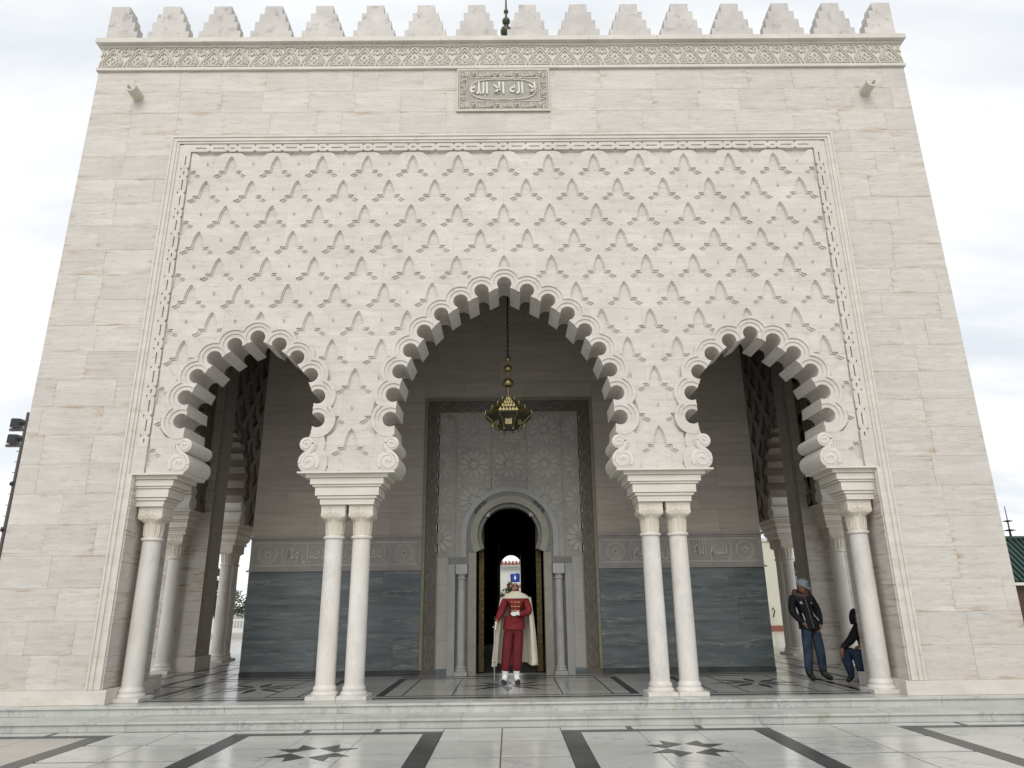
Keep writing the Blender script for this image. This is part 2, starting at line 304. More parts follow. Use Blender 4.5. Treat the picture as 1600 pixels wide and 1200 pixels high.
# ------------------------------------------------------------------ relief: stepped carving from 2-D outlines
def pip(px, pz, poly):
    inside = np.zeros(len(px), bool); n = len(poly)
    for i in range(n):
        x0, z0 = poly[i]; x1, z1 = poly[(i+1) % n]
        if z0 == z1: continue
        c = ((z0 > pz) != (z1 > pz)) & (px < (x1-x0)*(pz-z0)/(z1-z0)+x0); inside ^= c
    return inside
def relief(name, loops, level, back):
    """loops: closed polylines (x, z); level(x, z) -> depth y per triangle, nan = opening cut through to y = back"""
    vs = []; ed = []
    for lp in loops:
        n = len(vs); vs += [Vector(p) for p in lp]; ed += [(n+i, n+(i+1) % len(lp)) for i in range(len(lp))]
    V, E_, F, *_ = delaunay_2d_cdt(vs, ed, [], 0, 1e-5)
    P = np.array([(v[0], v[1]) for v in V]); T = np.array([f[:3] for f in F])
    cen = P[T].mean(axis=1); lev = level(cen[:, 0], cen[:, 1])
    a, b, c = P[T[:, 0]], P[T[:, 1]], P[T[:, 2]]
    area = (b[:, 0]-a[:, 0])*(c[:, 1]-a[:, 1])-(b[:, 1]-a[:, 1])*(c[:, 0]-a[:, 0])
    T[area < 0] = T[area < 0][:, ::-1]
    idx = {}; verts = []; faces = []
    def vi(i, y):
        k = (int(i), round(float(y), 5)); j = idx.get(k)
        if j is None: j = idx[k] = len(verts); verts.append((P[i, 0], k[1], P[i, 1]))
        return j
    edges = {}
    for t, l in zip(T, lev):
        solid = not math.isnan(l)
        if solid:
            faces.append((vi(t[0], l), vi(t[1], l), vi(t[2], l))); faces.append((vi(t[2], back), vi(t[1], back), vi(t[0], back)))
        for i in range(3):
            p, q = int(t[i]), int(t[(i+1) % 3])
            edges.setdefault((min(p, q), max(p, q)), []).append((p, q, l if solid else back))
    for lst in edges.values():
        p, q, l = lst[0]; l2 = lst[1][2] if len(lst) > 1 else back
        if abs(l-l2) < 1e-6: continue
        if l < l2: faces.append((vi(q, l), vi(p, l), vi(p, l2), vi(q, l2)))
        else: faces.append((vi(p, l2), vi(q, l2), vi(q, l), vi(p, l)))
    me = bpy.data.meshes.new(name); me.from_pydata(verts, [], faces)
    me.polygons.foreach_set('material_index', [1 if min(verts[i][1] for i in f) > back-1e-4 else 0 for f in faces]); return me
def circ(cx, cz, r, n=28): return [(cx+r*math.cos(2*math.pi*i/n), cz+r*math.sin(2*math.pi*i/n)) for i in range(n)]
def rect(x0, x1, z0, z1): return [(x0, z0), (x1, z0), (x1, z1), (x0, z1)]

# ================================================================== THE PLACE
T = 0.8                     # thickness of the arcade walls
ZL = 3.41                   # top of the impost ledge, where the arches spring
PANEL_TOP = 9.62
PERIOD, PITCH, APEX0 = 0.842, 0.5235, 9.362

# --- arches: centres of the lobes, half of each (right-hand side), relative to the arch axis
BIG = [(0, 6.72), (.398, 6.584), (.762, 6.39), (1.094, 6.142), (1.382, 5.828), (1.609, 5.486), (1.774, 5.108), (1.868, 4.70), (1.901, 4.278)]
SMALL = [(0, 5.745), (.378, 5.613), (.698, 5.376), (.952, 5.056), (1.10, 4.683), (1.12, 4.278)]
SCROLL = {'big': ((1.852, 3.862), (1.90, 3.562)), 'small': ((.99, 3.862), (1.045, 3.562))}
LR = 0.128                  # radius of a lobe
def opening(cx, half, kind):
    full = [(-x, z) for x, z in half[:0:-1]]+list(half)      # from left foot over the crown to right foot
    pts = []
    n = len(full)
    for i, c in enumerate(full):
        a = full[max(i-1, 0)]; b = full[min(i+1, n-1)]
        if i == 0: a = (full[0][0]-0.015, full[0][1]-0.4)
        if i == n-1: b = (full[-1][0]-(-0.015), full[-1][1]-0.4)
        tx, tz = b[0]-a[0], b[1]-a[1]; l = math.hypot(tx, tz); tx /= l; tz /= l
        nx, nz = tz, -tx                                     # towards the opening
        ang0 = math.atan2(0.08*nz-0.1*tz, 0.08*nx-0.1*tx); ang1 = math.atan2(0.08*nz+0.1*tz, 0.08*nx+0.1*tx)
        # go from ang0 to ang1 round the outside (clockwise from the left)
        while ang1 > ang0: ang1 -= 2*math.pi
        m = 18
        pts += [(cx+c[0]+LR*math.cos(ang0+(ang1-ang0)*k/m), c[1]+LR*math.sin(ang0+(ang1-ang0)*k/m)) for k in range(m+1)]
    (ux, uz), (lx, lz) = SCROLL[kind]
    right = [(full[-1][0]-0.085, uz+0.155), (ux+0.02, uz+0.10), (ux+0.04, uz-0.1), (lx+0.02, lz), (lx+0.02, ZL)]
    pts += [(cx+x, z) for x, z in right]
    pts += [(cx-x, z) for x, z in right[::-1]]
    return pts
CELL = [(0, 0), (.032, -.035), (.060, -.085), (.084, -.15), (.102, -.225), (.113, -.312), (.205, -.312), (.205, -.375), (.295, -.415), (.295, -.45), (.216, -.48), (.16, -.55), (.09, -.635), (.03, -.65), (.03, -.74)]
CELL = CELL+[(-x, z) for x, z in CELL[:0:-1]]
CELL2 = [(0, -.034), (.024, -.062), (.046, -.105), (.066, -.165), (.083, -.235), (.092, -.338), (.180, -.338), (.180, -.395), (.262, -.436), (.272, -.452), (.203, -.49), (.148, -.56), (.08, -.642), (.018, -.66), (.018, -.73)]
CELL2 = CELL2+[(-x, z) for x, z in CELL2[:0:-1]]
def arcade(name, arches, x0, x1, border):
    """arches: list of (axis x, half lobes, kind). One carved wall, front at y = 0, back at y = T."""
    loops = [rect(x0, x1, ZL, PANEL_TOP)]; ops = []; cen = []; scr = []
    for cx, half, kind in arches:
        op = opening(cx, half, kind); ops.append(op); loops.append(op)
        cs = [(cx+s*x, z) for x, z in half for s in ((1,) if x == 0 else (1, -1))]
        cen += cs; scr += [(cx+s*x, z) for x, z in SCROLL[kind] for s in (1, -1)]
    for c in cen:
        for r in (0.31, 0.257, 0.195): loops.append(circ(*c, r, 36))
    for c in scr: loops.append(circ(*c, 0.30, 36))
    bx = 0.19 if border else 0.0
    xi0, xi1, zi = x0+bx, x1-bx, PANEL_TOP-bx
    if border: loops += [rect(xi0, xi1, ZL, zi)]
    rows = range(-1, 13); cells = []
    mid = 0.5*(x0+x1) if border else arches[0][0]
    for r in rows:
        z = APEX0-r*PITCH; off = 0.5 if r % 2 else 0.0
        for k in range(-9, 10):
            x = mid+(k+off)*PERIOD
            if x < xi0-0.3 or x > xi1+0.3 or z < ZL-0.1: continue
            if any(abs(x-c[0]) < 1.95 and z < 6.0 and pip(np.array([x]), np.array([z-0.35]), o)[0] for c, o in zip(arches, ops)): continue
            cells.append((x, z))
    for x, z in cells:
        lp = [(min(max(x+a, xi0), xi1), min(max(z+b, ZL+0.06), zi)) for a, b in CELL]
        loops.append(lp)
        loops.append([(min(max(x+a, xi0), xi1), min(max(z+b, ZL+0.06), zi)) for a, b in CELL2])
    slots, notches = [], []
    if border:                      # interlaced ribbon round the panel
        w = 0.15
        def put(lst, pts): lst.append(pts); loops.append(pts)
        def slot(c, half, vert):
            q = [(-half, -.011), (half, -.011), (half, .011), (-half, .011)]
            put(slots, [(c[0]+(b if vert else a), c[1]+(a if vert else b)) for a, b in q])
        def notch(c, vert, sgn):
            q = [(-.035, 0), (.035, 0), (0, -.032)]
            put(notches, [(c[0]+(sgn*b if vert else a), c[1]+(a if vert else sgn*b)) for a, b in q])
        zc = PANEL_TOP-0.02-w/2; k = 0
        half = 0.5*(xi1-xi0)
        x = mid-7*PERIOD
        while x < xi1+0.5:
            for c, h in ((0, .035), (.255, .10), (PERIOD-.255, .10)):
                if xi0-0.02 < x+c < xi1+0.02: slot((x+c, zc), h, False)
            for c in (.085, .421, PERIOD-.085):
                if xi0 < x+c < xi1:
                    notch((x+c, zc+w/2), False, 1); notch((x+c, zc-w/2), False, -1)
            x += PERIOD
        z = zc-0.1
        P2 = 2*PITCH*0.8
        for xc in (x0+0.02+w/2, x1-0.02-w/2):
            z = PANEL_TOP-0.62
            while z > ZL-0.3:
                for c, h in ((0, .035), (.255, .10), (PERIOD-.255, .10)):
                    if z+c-h > ZL+0.04 and z+c+h < zi-0.02: slot((xc, z+c), h, True)
                for c in (.085, .421, PERIOD-.085):
                    if ZL+0.06 < z+c < zi-0.04:
                        notch((xc+w/2, z+c), True, 1); notch((xc-w/2, z+c), True, -1)
                z -= PERIOD
        loops += [rect(x0+0.02, x1-0.02, ZL, PANEL_TOP-0.02), rect(x0+0.02+w, x1-0.02-w, ZL, PANEL_TOP-0.02-w)]
    rel = np.array(cells) if cells else np.zeros((0, 2))
    CN = np.array(cen)
    def level(x, z):
        lev = np.zeros(len(x))
        incell = np.zeros(len(x), bool); in2 = np.zeros(len(x), bool)
        for cx, cz in cells:
            near = (np.abs(x-cx) < 0.3) & (z < cz) & (z > cz-0.76)
            if near.any():
                ii = np.where(near)[0]; incell[ii] |= pip(x[ii]-cx, z[ii]-cz, CELL); in2[ii] |= pip(x[ii]-cx, z[ii]-cz, CELL2)
        fld = (z < zi) & (x > xi0) & (x < xi1) & (z > ZL+0.06)
        lev[incell & fld] = 0.024; lev[incell & in2 & fld] = 0.044
        if border:
            inb = (x > x0+.02) & (x < x1-.02) & (z < PANEL_TOP-.02) & ~((x > x0+.17) & (x < x1-.17) & (z < PANEL_TOP-.17))
            out_ = ~((x > x0+.02) & (x < x1-.02) & (z < PANEL_TOP-.02))
            gap = ((x > x0+.17) & (x < x1-.17) & (z < PANEL_TOP-.17)) & ~((x > xi0) & (x < xi1) & (z < zi))
            lev[out_] = 0.05; lev[inb] = -0.022; lev[gap] = 0.03
            for lst, dv in ((slots, 0.03), (notches, 0.03)):
                for s in lst:
                    xs = [p[0] for p in s]; zs = [p[1] for p in s]
                    near = (x > min(xs)) & (x < max(xs)) & (z > min(zs)) & (z < max(zs))
                    if near.any():
                        ii = np.where(near)[0]; h = pip(x[ii], z[ii], s); lev[ii[h]] = dv
        dmin = np.full(len(x), 9.0)
        for c in CN: dmin = np.minimum(dmin, np.hypot(x-c[0], z-c[1]))
        for c in scr: lev[np.hypot(x-c[0], z-c[1]) < 0.30] = -0.028
        lev[dmin < 0.31] = -0.036; lev[dmin < 0.257] = -0.014; lev[dmin < 0.195] = 0.004
        for op in ops: lev[pip(x, z, op)] = np.nan
        lev[(x < x0) | (x > x1) | (z < ZL) | (z > PANEL_TOP)] = np.nan
        return lev
    me = relief(name, loops, level, T)
    return me

# ------------------------------------------------------------------ ground, plaza, platform
ZP = -0.253
o = MB().add([(-900, -400, -0.45), (900, -400, -0.45), (900, 1500, -0.45), (-900, 1500, -0.45)], [(0, 1, 2, 3)]).obj('ground', 'ground'); tag(o, kind='structure')
plaza = MB().box(-40, 40, -60, 45, -0.6, ZP-0.014).obj('plaza', 'paving'); tag(plaza, kind='structure')
MB().box(-9.5, 9.5, -4.6, -0.7, ZP-0.012, ZP-0.008).obj('grout_bed', 'grout', plaza)
PX = -0.07
tile_n = 0
def tile(x0, x1, y0, y1, m='paving', z=ZP, name='marble_tile', par=None, g=0.004, gy=0.004):
    a, b = x0+g, x1-g; c, d_ = y0+gy, y1-gy
    return MB().box(a, b, c, d_, z-0.009, z+random.uniform(-0.0006, 0.0006)).obj(name, m, par or plaza, recalc=False)
YT = -0.98; S = 2.75; BW = 0.245
panels = [(PX+0.80-0.02, 'paving'), (PX-0.80-S+0.02, 'paving'), (PX+5.24, 'paving'), (PX-5.12-S, 'paving_warm')]
for x0, m in panels:
    x1 = x0+S; yb = YT-S
    tile(x0, x1, YT-0.175, YT, 'paving_dark', name='border_strip')
    tile(x0, x1, yb, yb+BW, 'paving_dark', name='border_strip')
    tile(x0, x0+BW, yb+BW, YT-0.175, 'paving_dark', name='border_strip')
    tile(x1-BW, x1, yb+BW, YT-0.175, 'paving_dark', name='border_strip')
    ix0, ix1, iy0, iy1 = x0+BW, x1-BW, yb+BW, YT-0.175
    for i in range(3):
        for j in range(3):
            tile(ix0+(ix1-ix0)*i/3, ix0+(ix1-ix0)*(i+1)/3, iy0+(iy1-iy0)*j/3, iy0+(iy1-iy0)*(j+1)/3, m)
    cx, cy = (x0+x1)/2, -2.29
    st = [(-.26, .02), (-.02, .25), (-.24, .47), (-.24, .24), (-.46, .21)]
    for k in range(4):
        ca, sa = math.cos(-k*math.pi/2), math.sin(-k*math.pi/2)
        MB().prismz([(cx+a*ca-b*sa, cy+a*sa+b*ca) for a, b in st][::-1], ZP-0.004, ZP+0.003).obj('star_inlay', 'paving_dark', plaza)
xs_strip = [(PX-5.12, PX-4.37, 1), (PX-4.37, PX-3.53, 1), (PX-0.78, PX, 1), (PX, PX+0.78, 1), (PX+3.53, PX+4.40, 1), (PX+4.40, PX+5.24, 1)]
ys = [-0.752, -1.69, -2.64, -3.6, -4.5]
for x0, x1, _ in xs_strip:
    for j in range(4): tile(x0, x1, ys[j+1], ys[j], g=0.008, gy=0.032)
for x0, m in panels:                                            # narrow course between the steps and the bordered squares
    e = [x0, x0+0.92, x0+1.86, x0+S]
    for k in range(3):
        tile(e[k]+(0.035 if k else 0), e[k+1]-(0.035 if k < 2 else 0), YT, -0.752)
        if k: tile(e[k]-0.035, e[k]+0.035, YT, -0.752, 'paving_dark', name='tick_inlay')
for x0 in (PX-9.4, PX+7.99+0.1):                                 # outermost paving
    for j in range(4): tile(x0, x0+1.4, ys[j+1], ys[j])

platform = MB().box(-13, 13, -0.19, 22, -0.3, -0.012).obj('platform', 'step'); tag(platform, kind='structure')
MB().box(-13, 13, -0.72, -0.19, -0.3, -0.14).obj('step_core', 'step', platform)
def step_row(y0, y1, z0, z1, seed):
    rs = random.Random(seed); x = -12.9
    while x < 12.9:
        w = rs.uniform(1.2, 1.75); x1 = min(x+w, 12.9)
        dz = rs.uniform(-0.0015, 0.0015)
        MB().box(x+0.0025, x1-0.0025, y0, y1, z1-0.030, z1+dz).box(x+0.0025, x1-0.0025, y0+0.034, y0+0.07, z0, z1-0.032).obj('step_slab', 'step', platform, recalc=False)
        x = x1
step_row(-0.235, 0.10, -0.126, 0.0, 1); step_row(-0.765, -0.20, ZP, -0.126, 2)
MB().box(-12.9, 12.9, -0.222, -0.2, -0.135, -0.126).obj('step_joint', 'grout', platform)
# polished gallery floor with dark inlay
def ft(x0, x1, y0, y1, m='gallery_floor', name='floor_tile'):
    return MB().box(x0+.002, x1-.002, y0+.002, y1-.002, -0.011, random.uniform(-0.0006, 0.0004)).obj(name, m, platform, recalc=False)
def fd(x0, x1, y0, y1): return MB().box(x0, x1, y0, y1, -0.004, 0.0025).obj('floor_inlay', 'gallery_dark', platform, recalc=False)
for i in range(16):
    for j in range(22): ft(-8+i, -7+i, 0.10+j, 1.10+j)
for i in range(4):
    for s in (-1, 1): ft(s*8 if s > 0 else -12.9+0, 12.9 if s > 0 else -8, 0.1+i*5.5, 0.1+(i+1)*5.5, 'paving')
def star(cx, cy, r=0.8, m=8):
    for k in range(m):
        a = 2*math.pi*k/m+(math.pi/m if m == 16 else 0)
        w = 0.3*r; pts = [(0.12*r, 0), (0.45*r, -0.10*r), (r, 0), (0.45*r, 0.10*r)]
        MB().prismz([(cx+u*math.cos(a)-v*math.sin(a), cy+u*math.sin(a)+v*math.cos(a)) for u, v in pts], -0.004, 0.0028).obj('star_inlay', 'gallery_dark', platform)
for cx, hw in ((0, 2.05), (-4.3, 1.3), (4.3, 1.3)):
    fd(cx-hw, cx+hw, 0.27, 0.37); fd(cx-hw+.02, cx+hw-.02, 0.56, 0.60)
    fd(cx-hw, cx-hw+.13, 0.60, 3.1); fd(cx+hw-.13, cx+hw, 0.60, 3.1)
    fd(cx-hw, cx+hw, 3.1, 3.16); fd(cx-hw, cx+hw, 3.42, 3.55)
    fd(cx-hw*.8-.012, cx-hw*.8+.012, 0.60, 3.1); fd(cx+hw*.8-.012, cx+hw*.8+.012, 0.60, 3.1)
    fd(cx-hw*.42-.01, cx-hw*.42+.01, 0.60, 3.1); fd(cx+hw*.42-.01, cx+hw*.42+.01, 0.60, 3.1)
    star(cx, 1.87)
for s in (-1, 1):
    fd(s*6.2-.06, s*6.2+.06, 1.6, 12); fd(s*5.6-.03, s*5.6+.03, 3.6, 12); fd(s*6.8-.03, s*6.8+.03, 1.6, 12)
    for k in range(3): fd(s*6.2-.75, s*6.2+.75, 2.2+2.3*k, 2.3+2.3*k)

# ------------------------------------------------------------------ the mausoleum
M = empty('mausoleum', (0, 0, 0))
tag(M, 'white carved marble building with three lobed arches, paired columns and stepped battlements', 'building')
XE, XF, XR = 7.85, 6.20, 5.98        # outer edge, frame outer edge, reveal arris
# carved arcade wall
front = arcade('carved_arcade', [(0, BIG, 'big'), (-4.225, SMALL, 'small'), (4.225, SMALL, 'small')], -5.99, 5.99, True)
link('carved_arcade', front, ['carved', 'carved_shaded'], M)  # back faces get the shade-darkened stone, cutting bounce into the gallery
# scroll brackets at the foot of every arch
def scroll_mesh(r, turns, name):
    b = MB()
    b.lathe(0, 0, [(r-0.010, -0.036), (r, -0.028), (r, T+0.0)], 28)
    for i in range(len(b.v)):
        x, y, z = b.v[i]; b.v[i] = (x, z, y)
    pts = []
    n = int(turns*22)
    for i in range(n+1):
        a = 2*math.pi*turns*i/n; rr = r*(0.14+0.74*i/n); pts.append((rr*math.cos(a), rr*math.sin(a)))
    b.ribbon(pts, r*0.26, -0.046, -0.034)
    me = b.mesh(name); bm = bmesh.new(); bm.from_mesh(me); bmesh.ops.recalc_face_normals(bm, faces=bm.faces); bm.to_mesh(me); bm.free()
    me.materials.append(MATS['scroll']); me.shade_smooth(); me.set_sharp_from_angle(angle=R(40)); return me
SC_U, SC_L = scroll_mesh(0.115, 1.5, 'scroll_bracket'), scroll_mesh(0.175, 1.6, 'scroll_bracket')
def s_band(kind):
    (ux, uz), (lx, lz) = SCROLL[kind]; b = MB()
    p = [(ux+.115, uz+.02), (ux+.10, uz-.06), (ux+.05, uz-.115), (ux-.01, uz-.15), ((ux+lx)/2-.075, (uz+lz)/2-.035), (lx-.135, lz+.07), (lx-.150, lz-.01)]
    b.ribbon(p, .05, -.046, T*.9).ribbon([(a+.045, c-.012) for a, c in p[:4]], .02, -.05, 0.0)
    me = b.mesh('scroll_band'); bm = bmesh.new(); bm.from_mesh(me); bmesh.ops.recalc_face_normals(bm, faces=bm.faces); bm.to_mesh(me); bm.free(); me.materials.append(MATS['scroll']); return me
S_B = {k: s_band(k) for k in SCROLL}
def scrolls(parent, arches, frame=None):
    for cx, half, kind in arches:
        for s in (-1, 1):
            o = link('scroll_band', S_B[kind], None, parent); mm = Matrix.Translation((cx, 0, 0)) @ (Matrix.Identity(4) if s > 0 else Matrix.Diagonal((-1, 1, 1, 1)))
            o.matrix_local = (frame @ mm) if frame else mm
            for me, (x, z) in zip((SC_U, SC_L), SCROLL[kind]):
                o = link('scroll_bracket', me, None, parent); p = Vector((cx+s*x, 0, z)); 
                mm = Matrix.Translation(p) @ (Matrix.Diagonal((-1, 1, 1, 1)) if s > 0 else Matrix.Identity(4))
                o.matrix_local = (frame @ mm) if frame else mm
AR3 = [(0, BIG, 'big'), (-4.225, SMALL, 'small'), (4.225, SMALL, 'small')]
scrolls(M, AR3)
# impost blocks, columns
LAY = [(.784, 3.384, 3.412, 0.0), (.66, 3.325, 3.384, .03), (.592, 3.222, 3.322, .06), (.553, 3.187, 3.219, .085), (.514, 3.048, 3.184, .11), (.476, 3.003, 3.045, .135), (.44, 2.948, 3.003, .165), (.434, 2.906, 2.946, .155)]
def impost(parent, frame, left, right):
    """left/right: distance from the axis to the outer column centres; inf wall when None"""
    b = MB()
    for hw, z0, z1, dy in LAY:
        ov = hw-0.222
        b.box(-(left+ov) if left is not None else -0.26, (right+ov), dy-(0.0 if dy else 0.05), T-dy, z0, z1-0.0015)
    o = b.obj('impost', 'impost', parent); o.matrix_local = frame; return o
def col_meshes():
    s = MB().lathe(0, 0, [(.150, .20), (.150, .9), (.146, 1.6), (.143, 2.375)], 28).mesh('column')
    base = MB(); base.box(-.235, .235, -.235, .235, 0.001, .055)
    base.lathe(0, 0, [(.20, .055), (.205, .075), (.19, .10), (.172, .115), (.178, .135), (.175, .165), (.157, .185), (.151, .202)], 28)
    ring = MB().lathe(0, 0, [(.143, 2.372), (.168, 2.382), (.172, 2.402), (.165, 2.42), (.145, 2.43)], 28)
    cap = MB()
    n = 32; prof = []
    for r, z in [(.135, 2.43), (.137, 2.55), (.142, 2.62), (.155, 2.66)]:
        prof.append([((r*(1+(.045 if j % 4 in (0, 1) else -.02)))*math.cos(2*math.pi*j/n), (r*(1+(.045 if j % 4 in (0, 1) else -.02)))*math.sin(2*math.pi*j/n), z) for j in range(n)])
    cap.rings(prof)
    def sq(h, rd, z):
        pts = []
        for q in range(4):
            for t in range(5):
                a = math.pi/2*q+math.pi/2*t/4-math.pi/4*0; ca, sa = math.cos(a), math.sin(a)
                ox = (h-rd)*(1 if q in (0, 3) else -1); oy = (h-rd)*(1 if q in (0, 1) else -1)
                pts.append((ox+rd*ca, oy+rd*sa, z))
        return pts
    cap.rings([sq(.135, .12, 2.645), sq(.165, .08, 2.675), sq(.192, .03, 2.71), sq(.196, .012, 2.74), sq(.196, .012, 2.904)])
    # carved palmettes: scrolls on each face of the block and a row of leaf tips below
    def spiral(cx, cz, r, sgn, y):
        return [(cx+sgn*r*(1-i/14)*math.cos(i*0.75), cz+r*(1-i/14)*math.sin(i*0.75)) for i in range(13)]
    face = MB()
    for sgn in (-1, 1):
        for cx, cz, r in ((.125, .10, .055), (.13, -.02, .05), (.05, .0, .045), (.06, .105, .04)):
            face.ribbon(spiral(sgn*cx, 2.79+cz-.04, r, sgn, 0), .014, -.2025, -.194)
        face.ribbon([(sgn*.0, 2.74), (sgn*.045, 2.78), (sgn*.04, 2.84), (0, 2.89)], .014, -.2025, -.194)
        face.ribbon([(sgn*.185, 2.72), (sgn*.12, 2.73), (sgn*.07, 2.76)], .014, -.2025, -.194)
    for k in range(4):
        ca, sa = math.cos(k*math.pi/2), math.sin(k*math.pi/2)
        cap.add([(x*ca-y*sa, x*sa+y*ca, z) for x, y, z in face.v], face.f)
    for k in range(12):
        a = 2*math.pi*k/12; cap.ball((.152*math.cos(a), .152*math.sin(a), 2.665), .02, 6, 4)
        cap.tube([(.139*math.cos(a), .139*math.sin(a), 2.45), (.150*math.cos(a), .150*math.sin(a), 2.64)], .011, 5)
    r = []
    for nm, b in (('column', s), ('base', base), ('ring', ring), ('capital', cap)):
        me = b if not isinstance(b, MB) else b.mesh(nm)
        bm = bmesh.new(); bm.from_mesh(me); bmesh.ops.recalc_face_normals(bm, faces=bm.faces); bm.to_mesh(me); bm.free()
        me.materials.append(MATS['capital' if nm == 'capital' else 'column']); 
        if nm != 'capital': me.shade_smooth(); me.set_sharp_from_angle(angle=R(38))
        r.append(me)
    return r
CS, CBm, CR, CC = col_meshes()
def column(x, y, parent=M):
    o = link('column', CS, None, parent); o.location = (x, y, 0)
    for nm, me in (('base', CBm), ('neck_ring', CR), ('capital', CC)): link(nm, me, None, o)
    return o
I4 = Matrix.Identity(4)
for s in (-1, 1):
    for dx in (2.345, 2.79): column(s*dx, 0.4)
    MB().box(s*2.567-.235, s*2.567+.235, .17, .63, 0.0005, .05).obj('plinth_link', 'column', M)
    impost(M, Matrix.Translation((s*2.567, 0, 0)), .222, .222)
    column(s*5.735, 0.4)
    f = Matrix.Translation((-5.735, 0, 0)) if s < 0 else Matrix.Translation((5.735, 0, 0)) @ Matrix.Diagonal((-1, 1, 1, 1))
    impost(M, f, None, 0.0)
# corner piers, plinths, upper wall cores
for s in (-1, 1):
    xa, xb = sorted((s*XR, s*(XE-.012)))
    pier = MB().box(xa, xb, 0.006, 1.4, 0, 9.7).obj('corner_pier', 'moulding', M)
    pa, pb = sorted((s*(XR-.10), s*(XE+.03)))
    MB().box(pa, pb, -0.05, 1.44, 0.002, 0.20).obj('plinth', 'moulding', pier)
    la, lb = sorted((s*6.08, s*6.6)); MB().box(la, lb, 1.445, 2.1, 0.002, 0.23).obj('ledge', 'moulding', pier)
    # reveal stones
    ra, rb = sorted((s*(XR-.012), s*(XR+.02)))
    for k in range(7):
        MB().box(ra, rb, 0.001, 1.39, .204+k*.4576, .198+(k+1)*.4576).obj('reveal_slab', 'slab', pier)
    # moulded frame beside the carved field
    for a, b, y in ((XF-.10, XF, -.035), (XF-.035, XF-.005, -.055), (XF-.145, XF-.10, -.015), (XF-.21, XF-.15, -.03)):
        p, q = sorted((s*a, s*b)); MB().box(p, q, y, .05, .204 if a > 6.0 else .204, 9.78 if a > XF-.12 else (9.68 if a > XF-.18 else 3.40)).obj('frame_moulding', 'moulding', pier)
core = MB().box(-XE+.02, XE-.02, 0.006, T, 9.62, 11.95).obj('upper_wall', 'moulding', M)
for a, b, y in ((9.68, 9.78, -.036), (9.745, 9.775, -.056), (9.635, 9.68, -.016)):
    MB().box(-XF+.002, XF-.002, y, .05, a, b-.001).obj('frame_moulding', 'moulding', core)
# facing slabs: courses with running joints
def slab_mesh(x0, x1, z0, z1, y0, y1):
    me = MB().box(x0, x1, y0, y1, z0, z1).mesh('facing_slab'); uv = me.uv_layers.new(name='uv')
    for lp in me.loops:
        v = me.vertices[lp.vertex_index].co; uv.data[lp.index].uv = ((v.x-x0)/(x1-x0), (v.z-z0)/(z1-z0))
    return me
rs = random.Random(11)
NC = 23; Z0, Z1 = .203, 11.29; CH = (Z1-Z0)/NC
def course(parent, xa, xb, k, w=0.88):
    z0, z1 = Z0+k*CH+.0015, Z0+(k+1)*CH-.0015
    x = xa-rs.uniform(0, .75)*w
    first = True
    while x < xb-.01:
        x1 = x+w*rs.choice((1, 1, 1, .55, 1.25, .9)); a, b = max(x, xa), min(x1, xb)
        if xb-x1 < .16: b = xb; x1 = xb
        if b-a < .16: x = x1; xa_ = a; continue_ = True; x = a; x1 = x+w; b = min(x1, xb)
        j = rs.uniform(-.0025, .0015)
        link('facing_slab', slab_mesh(a+.0015, b-.0015, z0, z1, j, .031), 'slab', parent)
        x = b
piers = [o for o in M.children if o.name.startswith('corner_pier')]
for k in range(NC):
    zc0, zc1 = Z0+k*CH, Z0+(k+1)*CH
    if zc1 <= 9.80:
        for p, s in zip(piers, (-1, 1)): course(p, *sorted((s*(XF+.001), s*XE)), k, .80)
    elif zc0 < 9.78:
        for p, s in zip(piers, (-1, 1)): course(p, *sorted((s*(XF+.001), s*XE)), k, .80)
        # the slabs over the frame are cut down to the remaining height
        keep = Z0; x = -XF
        while x < XF-.01:
            x1 = min(x+rs.choice((.88, .9, 1.1)), XF)
            if XF-x1 < .2: x1 = XF
            link('facing_slab', slab_mesh(x+.002, x1-.002, 9.782, zc1-.002, rs.uniform(-.002, .001), .031), 'slab', core); x = x1
    else: course(core, -XE, XE, k)
# cornice, carved frieze, battlements
MB().box(-XE-.03, XE+.03, -.05, .3, 11.292, 11.352).obj('frieze_sill', 'moulding', core)
MB().box(-XE, XE, -.012, .3, 11.354, 11.84).obj('frieze_ground', 'grey_ground', core).data.materials[0] = MATS['moulding']
MB().box(-XE-.02, XE+.02, -.04, .3, 11.842, 11.895).obj('frieze_fillet', 'moulding', core)
def cornice_piece(x0, x1): return MB().prism([(x0, 11.90), (x1, 11.90), (x1, 12.0), (x0, 12.0)], -.12, .42)
x = -XE-.10
while x < XE+.09:
    x1 = min(x+rs.choice((1.25, 1.45, 1.35)), XE+.10)
    if XE+.1-x1 < .4: x1 = XE+.1
    MB().box(x+.002, x1-.002, -.12, .45, 11.898, 12.0).obj('cornice_stone', 'moulding', core); x = x1
fm = MB(); H0 = 11.365; NF = 32; FW = 2*XE/NF; w2 = FW/2
def mirror(f, pts, w): f.ribbon(pts, w, -.034, -.011); f.ribbon([(-a, b) for a, b in pts], w, -.034, -.011)
mirror(fm, [(w2-.003, .02), (w2-.015, .13), (w2-.07, .20), (w2-.09, .24), (.10, .33), (.05, .39), (0, .455)], .026)
mirror(fm, [(.17, .06), (.185, .13), (.14, .17), (.12, .23), (.075, .26), (.055, .32), (0, .36)], .02)
mirror(fm, [(0, .09), (.038, .16), (.03, .20), (0, .245)], .018)
mirror(fm, [(.02, .05), (.07, .075), (.09, .13), (.07, .17), (.10, .19)], .018)
mirror(fm, [(.10, .05), (.145, .08), (.14, .12), (.115, .11), (.12, .085)], .016)
mirror(fm, [(0, .03), (.06, .04), (.12, .03), (.19, .035)], .018)
mirror(fm, [(.02, .30), (.035, .33), (.0, .345)], .014)
